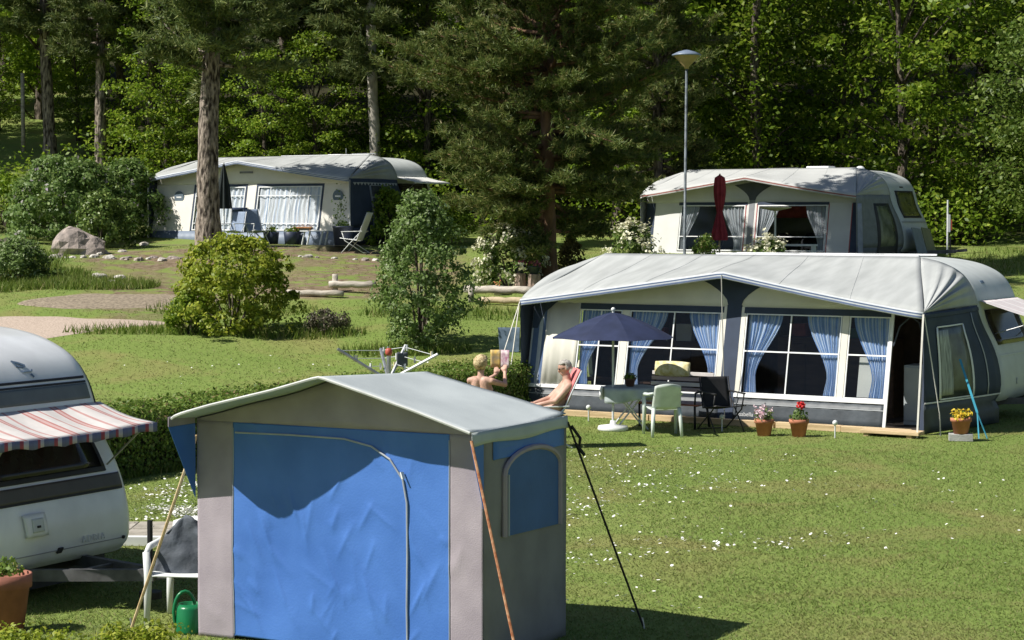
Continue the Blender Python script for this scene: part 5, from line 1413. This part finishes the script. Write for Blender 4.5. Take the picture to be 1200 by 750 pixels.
def head(mb, c, f, up=(0, 0, 1)):
    c = Vector(c); f = Vector(f).normalized(); l = f.cross(Vector(up)).normalized(); u = l.cross(f)
    P = lambda a, b, d: c + l * a + f * b + u * d
    mb.ball(c + u * .02, (.078, .078, .095), 14, 10); mb.ball(P(0, .012, .025), (.078, .092, .085), 14, 10)
    mb.ball(P(0, .035, -.055), (.052, .055, .055), 12, 8)
    limb(mb, [P(0, .088, .02), P(0, .108, -.015)], [.011, .016])
    mb.ball(P(0, .088, -.05), (.026, .014, .012), 8, 6)
    for s_ in (-1, 1): mb.ball(P(s_ * .08, -.005, -.0), (.012, .02, .03), 8, 6)
    return P
def hair(parent, c, f, m, seed, r=(.088, .1, .1), low=-.06):
    c = Vector(c); f = Vector(f).normalized(); l = f.cross(Vector((0, 0, 1))).normalized(); u = l.cross(f)
    mb = MB(); b = MB(); b.ball((0, 0, 0), 1, 26, 18)
    keep = [fc for fc in b.f if all(not (b.v[i][1] > .1 and b.v[i][2] < .42) and b.v[i][2] > low / .1 for i in fc)]
    vs = []
    for x, y, z in b.v:
        k = 1 + .13 * noise.noise(Vector((x * 3 + seed, y * 3, z * 3))) + .10 * noise.noise(Vector((x * 8, y * 8 + seed, z * 5)))
        vs.append(c + l * (x * r[0] * k) + f * (y * r[1] * k - .005) + u * (z * r[2] * k + .028))
    mb.add(vs, keep)
    return mb.build('hair', m, parent, True, solid=.012)

man = thing('person', 'bare chested grey haired person leaning back in a recliner by the large awning', 'person', (.56, 30.36, 0), R(99))
mb = MB()
limb(mb, [(-.075, .0, .47), (-.08, -.09, .6), (-.085, -.18, .77), (-.07, -.25, .9)], [.12, .125, .125, .095]); limb(mb, [(.075, .0, .47), (.08, -.09, .6), (.085, -.18, .77), (.07, -.25, .9)], [.12, .125, .125, .095])
mb.ball((0, -.03, .58), (.14, .15, .13)); limb(mb, [(0, -.25, .95), (0, -.245, 1.06)], [.07, .058])
HF = Vector((0, 1, -.28))
P = head(mb, (0, -.225, 1.155), HF)
for sx in (-1, 1):
    limb(mb, [(sx * .10, -.25, .93), (sx * .19, -.25, .91), (sx * .245, -.04, .70), (sx * .13, .22, .635)], [.07, .062, .046, .031])
    hand(mb, (sx * .13, .22, .635), (-sx * .35, .9, -.05), sx, .9)
    limb(mb, [(sx * .09, .03, .45), (sx * .12, .26, .51), (sx * .135, .47, .53)], [.105, .088, .064]); limb(mb, [(sx * .135, .47, .53), (sx * .135, .56, .34), (sx * .135, .66, .09)], [.062, .058, .038])
    limb(mb, [(sx * .135, .65, .06), (sx * .14, .76, .045), (sx * .145, .85, .035)], [.042, .04, .03])
fused(mb, 'body', SKIN, man)
mb = MB()
for sx in (-1, 1): limb(mb, [(sx * .085, -.0, .46), (sx * .10, .08, .475), (sx * .125, .26, .51)], [.135, .122, .104])
fused(mb, 'shorts', mat('brown_shorts', (.16, .08, .05), .85, .2, 10), man, .014, 3)
hair(man, (0, -.225, 1.155), HF, HAIR_G, 3)
gl = MB()
for s_ in (-1, 1): gl.ball(P(s_ * .034, .093, .018), (.024, .012, .016), 8, 6)
gl.tube([P(-.08, .0, .02), P(-.06, .085, .02), P(0, .1, .022), P(.06, .085, .02), P(.08, .0, .02)], .004, 5); gl.build('sunglasses', BFRAME, man, True)
recliner('dark high backed recliner under the grey haired person', (.56, 30.36, 0), R(99), DGREEN, WFRAME, 25, None, .86, cloth=mat('pink_towel', (.6, .2, .2), .9, .15, 12))

wo = thing('person', 'blond sunbather seen from behind holding up a magazine beside the hedge', 'person', (-.41, 31.2, 0), R(-17))
mb = MB()
limb(mb, [(-.075, .0, .46), (-.07, -.08, .6), (-.075, -.16, .78), (-.06, -.2, .92)], [.125, .1, .105, .08]); limb(mb, [(.075, .0, .46), (.07, -.08, .6), (.075, -.16, .78), (.06, -.2, .92)], [.125, .1, .105, .08])
limb(mb, [(0, -.2, .95), (0, -.19, 1.08)], [.055, .048])
WF = Vector((.25, 1, -.12))
head(mb, (0, -.18, 1.17), WF)
for sx, el, wr in ((1, (.32, .0, .86), (.25, .22, 1.03)), (-1, (-.24, .02, .78), (.10, .25, .99))):
    limb(mb, [(sx * .09, -.2, .94), (sx * .17, -.2, .925), el, wr], [.06, .052, .04, .026])
    hand(mb, wr, (-.1, .35, .9), sx, .8)
    limb(mb, [(sx * .09, .03, .44), (sx * .11, .26, .50), (sx * .115, .46, .52)], [.105, .085, .06]); limb(mb, [(sx * .115, .46, .52), (sx * .115, .55, .33), (sx * .115, .65, .08)], [.058, .052, .034])
    limb(mb, [(sx * .115, .64, .055), (sx * .12, .74, .04), (sx * .125, .82, .032)], [.036, .034, .026])
fused(mb, 'body', SKIN, wo)
mb = MB(); limb(mb, [(-.075, -.125, .74), (.075, -.125, .74)], [.118, .118]); fused(mb, 'bikini_top', mat('dark_swimwear', (.03, .025, .03), .7, .2), wo, .016, 2)
mb = MB(); limb(mb, [(-.075, .0, .46), (.075, .0, .46)], [.14, .14]); fused(mb, 'bikini_bottom', MATS['dark_swimwear'], wo, .016, 2)
hair(wo, (0, -.18, 1.17), WF, HAIR_B, 9, (.108, .122, .118), -.088)
mg = thing('magazine', 'open colourful magazine held up by the blond sunbather', 'magazine', (-.17, 31.50, 1.22), R(-17))
for sx in (-1, 1):
    mb = MB(); mb.grid(lambda u, v: (sx * u * .15, -.05 * u ** 1.5, -.13 + .27 * v), 5, 4)
    mb.build('page', mat('printed_page_a', (.7, .6, .45), .6, .5, 12, c2=(.75, .5, .12)) if sx < 0 else mat('printed_page_b', (.75, .72, .7), .6, .3, 14, c2=(.3, .12, .2)), mg, True, solid=.004)
recliner('white framed recliner under the blond sunbather', (-.41, 31.2, 0), R(-17), WPLAST, WFRAME, 18, None, .42)

# ------------------------------------------------------------------ parasol, table and seats in front of the large awning
PBLUE = mat('navy_parasol', (.016, .024, .062), .75, .12, 4, .1, 100, c2=(.024, .034, .085), transl=.06)
pr = thing('parasol', 'open dark blue parasol shading the table', 'parasol', (1.60, 32.75, 0), R(12))
def par(u, v):
    a = u * 2 * PI; seg = (u * 8) % 1
    r = .98 * v * (1 - .035 * math.sin(PI * seg) * v)
    return (r * math.cos(a), r * math.sin(a), 1.87 - .40 * v ** 1.45 - .03 * math.sin(PI * seg) * math.sin(PI * v) * .6 + .012 * math.sin(PI * seg) * v ** 4)
mb = MB(); mb.grid(lambda u, v: par(u, .02 + .98 * v), 64, 12); cano = mb.build('canopy', PBLUE, pr, False, solid=.004)
for k in range(8):
    mb = MB(); mb.tube([Vector(par(k / 8, v)) - Vector((0, 0, .012)) for v in (.03, .3, .6, .99)], .006, 5); mb.build('rib', WFRAME, cano)
mb = MB(); mb.tube([(0, 0, .06), (0, 0, 1.9)], .019, 8); mb.build('pole', WFRAME, pr)
mb = MB(); mb.ball((0, 0, 1.92), .035); mb.build('finial', WPLAST, pr, True)
mb = MB(); mb.lathe([(.02, 0), (.235, 0), (.245, .03), (.23, .075), (.05, .10), (.04, .16), (.02, .16)], 24); mb.build('base', WPLAST, pr, True)
tb = thing('garden_table', 'round folding table with grey cloth under the blue parasol', 'table', (1.88, 32.95, 0), R(10))
mb = MB(); mb.lathe([(.01, .655), (.42, .655), (.425, .675), (.01, .675)], 28); mb.build('table_top', WPLAST, tb)
for sy in (-.15, .15):
    mb = MB(); mb.tube([(-.28, sy, .66), (.26, sy, .01)], .014, 6); mb.build('leg', WFRAME, tb); mb = MB(); mb.tube([(.28, sy + .03, .66), (-.26, sy + .03, .01)], .014, 6); mb.build('leg', WFRAME, tb)
TCL = mat('grey_blue_cloth', (.38, .43, .44), .85, .15, 6, .2, 60)
mb = MB()
def tcl(u, v):
    a = u * 2 * PI; rr = .44 * min(1, v * 1.6); dz = max(0, v - .625) / .375
    fold = 1 + (.06 * math.sin(a * 9) + .04 * math.sin(a * 5 + 1)) * dz
    return (rr * fold * math.cos(a), rr * fold * math.sin(a), .683 - dz * (.2 + .05 * math.sin(a * 2)))
mb.grid(lambda u, v: tcl(u, .01 + .99 * v), 72, 14); tag(mb.build('tablecloth', TCL, None, True, solid=.004, loc=(1.88, 32.95, 0)), 'grey blue cloth draped over the round garden table', 'tablecloth')
mb = MB(); mb.grid(lambda u, v: (-.43 - .03 * v - .02 * math.sin(u * 8), -.12 + .2 * u, .69 - .22 * v * (.5 + .5 * math.sin(PI * u)) ), 8, 6); tag(mb.build('napkin', mat('white_cotton', (.75, .75, .76), .9, .05), None, True, solid=.004, loc=(1.87, 32.90, 0)), 'white cloth corner hanging off the garden table edge', 'cloth')
t = pot('flower_pot', 'brown pot with green plant on the garden table', (1.88, 32.9, .69), .09, .13, mat('brown_pot', (.13, .07, .05), .6, .2))
flower_mass(t, .12, .1, .12, 71, L_HEDGE, None, 0, .03, 170, .05)
mono_chair('pale sage plastic chair with its back to us at the garden table', (2.34, 32.0, 0), R(8), GPLAST)
bn = thing('garden_bench', 'slatted bench with mauve slats and black iron ends behind the table', 'bench', (2.62, 33.35, 0), R(-32 + 180))
SLAT = mat('mauve_slat', (.42, .3, .3), .75, .2, 4, .2, 30, c2=(.5, .4, .4), aniso=(.3, 3, 3)); SLATR = mat('red_slat', (.3, .1, .07), .75, .2, 4)
for i in range(5): mb = MB(); mb.box((0, -.20 - .025 * i, .50 + .085 * i), (1.12, .022, .06)); mb.build('back_slat', SLAT if i % 2 else mat('pale_slat', (.6, .56, .55), .75, .15, 4), bn, bevel=.004)
for i in range(5): mb = MB(); mb.box((0, -.16 + .1 * i, .40 - .004 * i), (1.12, .075, .024)); mb.build('seat_slat', SLATR if i == 4 else SLAT, bn, bevel=.004)
for sx in (-.5, .5):
    mb = MB(); mb.tube([(sx, .25, 0), (sx, .26, .37), (sx, -.18, .38), (sx, -.33, .88)], .02, 6); mb.tube([(sx, -.16, .38), (sx, -.26, 0)], .02, 6); mb.tube([(sx, .26, .37), (sx, .24, .58), (sx, -.22, .6)], .016, 6); mb.build('end_frame', BFRAME, bn, True)
YEL = mat('yellow_floral', (.72, .6, .2), .85, .3, 14, c2=(.75, .7, .5))
mb = MB(); mb.grid(lambda u, v: (.5 - .62 * u, -.29 + .07 * math.sin(PI * v) * math.sin(PI * min(1, u * 1.0)) - .02 * v, .80 + .22 * v), 14, 8)
mb.build('bench_cushion', YEL, None, True, solid=.05, loc=(2.62, 33.35, 0), rz=R(148)); tag(bpy.data.objects['bench_cushion'], 'yellow patterned cushion along the bench back', 'cushion')
fc = recliner('black folding chair beside the bench at the awning column', (3.28, 32.75, 0), R(200), BLCLOTH, BFRAME, 16, None, .5, 'folding_chair')
# pots in front of the awning
t = pot('flower_pot', 'terracotta pot with pale pink and white flowers before the awning skirt', (3.90, 31.95, 0), .15, .26, TERRA, 'pots along the awning')
flower_mass(t, .17, .19, .25, 81, L_GREY, leafmat('pale_pink_petals', [(0, (.6, .35, .42)), (1, (.75, .65, .68))], .2, .5, 0), 90, .055, 130, .06)
t = pot('flower_pot', 'terracotta pot with one bright red bloom before the awning skirt', (4.42, 31.82, 0), .15, .27, TERRA, 'pots along the awning')
flower_mass(t, .16, .2, .25, 82, L_GREY, None, 0, .05, 200, .06)
g2 = np.random.default_rng(5); q = g2.normal(0, .028, (60, 3)) + [.03, -.03, .49]; link('bloom', leaf_mesh('bloom', q, g2.normal(0, 1, (60, 3)) + [0, -.5, .5], .05, .045, g2), RED_P, t)
mb = MB(); mb.tube([(.02, -.01, .3), (.03, -.03, .48)], .006, 5); mb.build('stalk', L_HEDGE, t)
mb = MB(); mb.box((6.78, 31.2, .055), (.36, .2, .11), rz=R(-10)); tag(mb.build('concrete_block', mat('grey_concrete', (.36, .36, .35), .95, .15, 8, .4, 40), None, bevel=.008), 'grey concrete block under the pot of yellow flowers', 'block')
t = pot('flower_pot', 'terracotta pot of yellow pansies on the grey block at the awning corner', (6.78, 31.2, .112), .155, .24, TERRA, 'pots along the awning')
flower_mass(t, .16, .12, .23, 83, L_HEDGE, leafmat('yellow_petals', [(0, (.55, .35, .02)), (1, (.75, .6, .05))], .2, .5, 0), 130, .045, 110, .05)
for i, (px, Y, lab) in enumerate(((690, 34.2, 'small solar stake light by the skirt left of the table'), (980, 31.6, 'small solar stake light by the skirt near the awning door'), (847, 32.6, 'small solar stake light by the navy column'))):
    t = thing('garden_light', lab, 'garden light', (at(px, Y), Y, 0), 0, 'solar stake lights')
    mb = MB(); mb.tube([(0, 0, -.03), (0, 0, .2)], .012, 6); mb.build('stake', WFRAME, t); mb = MB(); mb.ball((0, 0, .235), .042); mb.build('globe', WPLAST, t, True)
# pale curtain pole on the right of the doorway etc. is part of the awning; white lamp glimpsed inside
lp = thing('table_lamp', 'small lit white lamp inside the awning behind the first window', 'lamp', (1.22, 36.35, .55), 0)
mb = MB(); mb.lathe([(.07, 0), (.02, .03), (.015, .2), (.015, .22)], 10); mb.build('base', WFRAME, lp, True)
em_, N_, L_, B_ = nodes_of('lamp_glow'); B_.inputs['Base Color'].default_value = (.8, .75, .6, 1); B_.inputs['Emission Color'].default_value = (1, .85, .6, 1); B_.inputs['Emission Strength'].default_value = 1.2
mb = MB(); mb.lathe([(.09, .2), (.05, .32), (.045, .32)], 14); mb.build('shade', em_, lp, True)
tb2 = thing('inner_table', 'dark table inside the awning behind the first windows', 'table', (1.9, 36.2, .05), R(-32))
mb = MB(); mb.box((0, 0, .48), (1.5, .6, .03)); mb.build('table_top', mat('dark_wood', (.11, .06, .035), .5, .2), tb2)
for sx in (-.7, .7):
    for sy in (-.25, .25): mb = MB(); mb.box((sx, sy, .232), (.05, .05, .465)); mb.build('leg', MATS['dark_wood'], tb2)

# ------------------------------------------------------------------ things on the bank
sl = thing('street_lamp', 'tall slim lamp post with funnel shaped head before the wood', 'street lamp', gz(at(802, 47.5), 47.5))
LP = mat('lamp_post_grey', (.045, .055, .065), .55, .4, 2.5, c2=(.17, .2, .225), metal=.1, aniso=(1, 1, 1.5))
mb = MB(); mb.tube([(0, 0, -.1), (0, 0, 1.2), (0.0, 0, 1.22), (.03, 0, 5.55)], [.052, .05, .034, .028], 10); mb.build('post', LP, sl, True)
mb = MB(); mb.lathe([(.045, 5.5), (.06, 5.55), (.30, 5.80), (.31, 5.82)], 24, (.03, 0, 0)); mb.build('lamp_glass', mat('amber_bowl', (.3, .22, .11), .4, .15), sl, True)
mb = MB(); mb.lathe([(.335, 5.80), (.335, 5.825), (.2, 5.89), (.05, 5.93), (.01, 5.935)], 24, (.03, 0, 0)); mb.build('lamp_cap', mat('blue_grey_cap', (.16, .2, .27), .4, .1), sl, True)
rp = thing('parasol', 'closed dark red parasol before the red trimmed awning', 'parasol', gz(at(843, 54), 54))
REDC = mat('dark_red_cloth', (.26, .022, .035), .8, .2, 6, .2, 60, c2=(.33, .035, .05))
def closed(u, v, H0, H1, prof):
    a = u * 2 * PI; r = prof(v) * (1 + .22 * math.sin(a * 8)); return (r * math.cos(a) - .06 * v * 0, r * math.sin(a), H0 + (H1 - H0) * v)
mb = MB(); mb.grid(lambda u, v: closed(u, v, 1.02, 2.72, lambda v: .19 - .05 * v if v < .1 else (.185 - .13 * (v - .1) / .35 if v < .45 else (.07 + .07 * math.sin((v - .45) / .55 * PI * .85) if v < .98 else .02))), 48, 24)
mb.build('canopy', REDC, rp, True); mb = MB(); mb.tube([(0, 0, 0), (0, 0, 2.75)], .022, 8); mb.build('pole', MATS['yellow_log'], rp)
mb = MB(); mb.lathe([(.02, 0), (.22, 0), (.22, .08), (.03, .1)], 18); mb.build('base', BFRAME, rp)
wt = thing('bird_table', 'white post carrying a flat tray before the red trimmed awning', 'bird table', gz(at(908, 54.5), 54.5))
mb = MB(); mb.tube([(0, 0, 0), (0, 0, 1.72)], .028, 8); mb.build('post', WFRAME, wt); mb = MB(); mb.lathe([(.02, 1.72), (.1, 1.73), (.42, 1.80), (.43, 1.83), (.02, 1.82)], 20); mb.build('tray', mat('cream_paint', (.6, .55, .4), .6, .1), wt, True)
# chairs inside the red trimmed awning
Mw = Matrix.Translation(LOC3) @ Matrix.Rotation(R(-32), 4, 'Z')
for i, (x, yy, rz, lab) in enumerate(((1.75, .95, 170, 'black chair inside the red trimmed awning, leftmost seen through its windows'), (3.95, .9, 185, 'black chair inside the red trimmed awning, second from left'), (4.35, 1.35, 150, 'black chair inside the red trimmed awning, third from left'), (4.9, 1.0, 190, 'black chair inside the red trimmed awning, fourth from left'))):
    p = Mw @ Vector((x, yy, .05)); mono_chair(lab, p, R(-32 + rz), BLCLOTH, 'black chairs inside the red trimmed awning', 'inner_chair')
p = Mw @ Vector((3.3, 2.36, 1.3)); mb = MB(); mb.grid(lambda u, v: (-1.8 + 4.4 * u, .03 * math.sin(u * 60), .45 * v), 90, 2); tag(mb.build('red_drape', mat('red_brown_cloth', (.35, .07, .06), .85, .2), None, True, solid=.004, loc=p, rz=R(-32)), 'red cloth hung at the back inside the red trimmed awning', 'cloth')
# white planter boxes rail before that awning
for i, (px, lab) in enumerate(((935, 'white tray on legs in front of the red trimmed awning'),)):
    t = thing('side_table', lab, 'table', gz(at(px, 55.2), 55.2), R(-32)); mb = MB(); mb.box((0, 0, .72), (1.0, .3, .05)); mb.build('table_top', WPLAST, t)
    for sx in (-.45, .45):
        mb = MB(); mb.box((sx, 0, .35), (.04, .25, .69)); mb.build('leg', WFRAME, t)
for a, b, lab in ((1.35, .98, 'grey board leaning against the caravan end behind the red trimmed awning'), (1.72, .9, 'olive board leaning outermost against the caravan end behind the red trimmed awning')):
    c = C4.t; p = Matrix.Translation(c.location) @ Matrix.Rotation(R(-32), 4, 'Z') @ Vector((.20, -.75 + (a - 1.35) * 2.0, 0))
    mb = MB(); mb.prism([(.34, -.3, 0), (.34, .45, 0), (.02, .45, 1.0), (.02, -.22, 1.05)], (.02, 0, .01))
    tag(mb.build('leaning_board', mat('grey_board', (.22, .26, .28), .7, .1) if a < 1.5 else mat('olive_board', (.2, .21, .12), .7, .1), None, loc=(p.x, p.y, LOC3[2] - .02), rz=R(-32)), lab, 'board')
sp = thing('sign_post', 'thin white post with hanging red marker right of the caravan end', 'post', gz(at(1110, 59), 59))
mb = MB(); mb.tube([(0, 0, 0), (0, 0, 1.55)], .028, 8); mb.build('post', WFRAME, sp); mb = MB(); mb.box((.03, -.03, .88), (.09, .04, .5)); mb.build('marker', WFRAME, sp, bevel=.01)
mb = MB(); mb.box((.1, -.03, .84), (.03, .03, .3)); mb.build('red_strip', MATS['red_plastic'], sp)
mb = MB(); mb.prism([(-.2, 0, .0), (.2, 0, 0), (.22, .1, .5), (-.24, .1, .5)], (0, .03, .01)); bx_ = mb.build('bag', mat('blue_grey_tarp', (.1, .15, .21), .6, .3, 6, c2=(.16, .22, .3)), None, bevel=.01, loc=gz(at(597, 42.5), 42.5))
tag(bx_, 'blue grey sheet standing on the lawn left of the large awning', 'board')
mp_ = MB(); mp_.tube([(0, 0, 0), (0, 0, 2.9)], .075, 8); tag(mp_.build('wooden_pole', MATS['weathered_log'], None, True, loc=gz(at(29, 77), 77)), 'thin grey wooden pole in the small meadow', 'pole')
# upper left terrace furniture
def up(px, Y): return (at(px, Y), Y, LOC2[2] if Y > 59 else tz(at(px, Y), Y))
# level terrace under the cream awning
tr_ = MB(); tr_.box((3.9, .6, -.32), (8.6, 4.4, .6)); tag(tr_.build('terrace', mat('packed_earth', (.16, .125, .085), .95, .3, 4, .6, 30, c2=(.15, .16, .06)), None, bevel=.1, loc=LOC2, rz=R(-32)), 'level earth terrace under the cream awning', kind='structure')
tr_ = MB(); tr_.box((3.3, .9, -.32), (7.4, 4.0, .6)); tag(tr_.build('terrace', mat('grass_bank', (.09, .12, .02), .95, .2, 6), None, bevel=.1, loc=LOC3, rz=R(-32)), 'level terrace under the red trimmed awning', kind='structure')
recliner('pale blue folding chair facing the cream awning beside the pine trunk', up(276, 60.6), R(150), BCLOTH, WFRAME, 14, None, .62)
recliner('darker blue folding chair in front of the right window of the cream awning', up(300, 61.0), R(215), BCLOTH, WFRAME, 20, None, .72)
recliner('dark blue folding chair behind the pale blue one', up(281, 62.0), R(10), DKBLUE, WFRAME, 14, None, .75)
recliner('white high backed garden chair beside the dark planter tub', up(419, 58.9), R(75), WPLAST, WPLAST, 22, None, .85)
t = thing('side_table', 'low white slatted table left of the planter tub', 'table', up(371, 60.3), R(-25))
for i in range(4): mb = MB(); mb.box((0, -.18 + .12 * i, .4), (.85, .1, .03)); mb.build('slat', WPLAST, t)
for sx in (-.3, .3): mb = MB(); mb.tube([(sx - .1, -.15, 0), (sx, -.15, .39)], .025, 6); mb.build('leg', WPLAST, t); mb = MB(); mb.tube([(sx - .1, .15, 0), (sx, .15, .39)], .025, 6); mb.build('leg', WPLAST, t)
t = thing('wooden_stool', 'orange brown wooden stool behind the low white table', 'stool', up(357, 61.6), R(-20)); ORW = mat('orange_wood', (.42, .2, .09), .7, .2, 5)
mb = MB(); mb.box((0, 0, .5), (.6, .35, .04)); mb.build('stool_top', ORW, t)
for sx in (-.25, .25): mb = MB(); mb.box((sx, 0, .24), (.05, .3, .48)); mb.build('leg', ORW, t)
t = thing('planter_tub', 'dark blue planter tub with climbing plant at the cream awning corner', 'flower pot', up(402, 59.3), 0)
mb = MB(); mb.lathe([(.02, 0), (.24, 0), (.29, .5), (.31, .51), (.3, .55), (.26, .54)], 20); mb.build('tub', mat('navy_tub', (.03, .04, .07), .5, .2), t, True)
flower_mass(t, .26, .16, .53, 91, L_GREY, None, 0, .05, 160, .08); mb = MB(); mb.tube([(-.05, 0, .5), (-.08, 0, 1.3)], .012, 6); mb.build('stake', STEEL, t)
g2 = np.random.default_rng(6); q = g2.normal(0, .1, (150, 3)) * [1, 1, 2.6] + [-.07, 0, .95]; tag(link('climber', leaf_mesh('climber', q, g2.normal(0, 1, (150, 3)), .07, .05, g2), L_GREY, t), kind='stuff')
up_ = thing('parasol', 'closed dark green parasol hanging right beside the thick pine trunk', 'parasol', up(263, 60.9), 0); DG = mat('dark_green_parasol', (.012, .02, .02), .8, .2)
mb = MB(); mb.grid(lambda u, v: closed(u, v, 1.05, 2.35, lambda v: .2 - .11 * v if v < .5 else .145 - .12 * (v - .5) * 2), 40, 14); mb.build('canopy', DG, up_, True); mb = MB(); mb.tube([(0, 0, 0), (0, 0, 2.4)], .02, 8); mb.build('pole', WFRAME, up_)
for px, lab in ((318, 'dark plant pot with leafy plant below the right window of the cream awning'), (342, 'navy tub below the corner of the right window of the cream awning')):
    t = thing('planter_tub', lab, 'flower pot', up(px, 61.4), 0); mb = MB(); mb.lathe([(.02, 0), (.2, 0), (.24, .36), (.22, .37)], 16); mb.build('tub', MATS['navy_tub'], t, True); flower_mass(t, .22, .2, .36, px, L_BROAD, None, 0, .05, 110, .09)
# right edge: steps and dog lead posts on the grass slope
t = thing('white_stake', 'short pale stake on the grass slope at the right edge', 'stake', gz(at(1190, 47), 47)); mb = MB(); mb.tube([(0, 0, 0), (.12, 0, .5)], .02, 6); mb.build('stake', WFRAME, t)
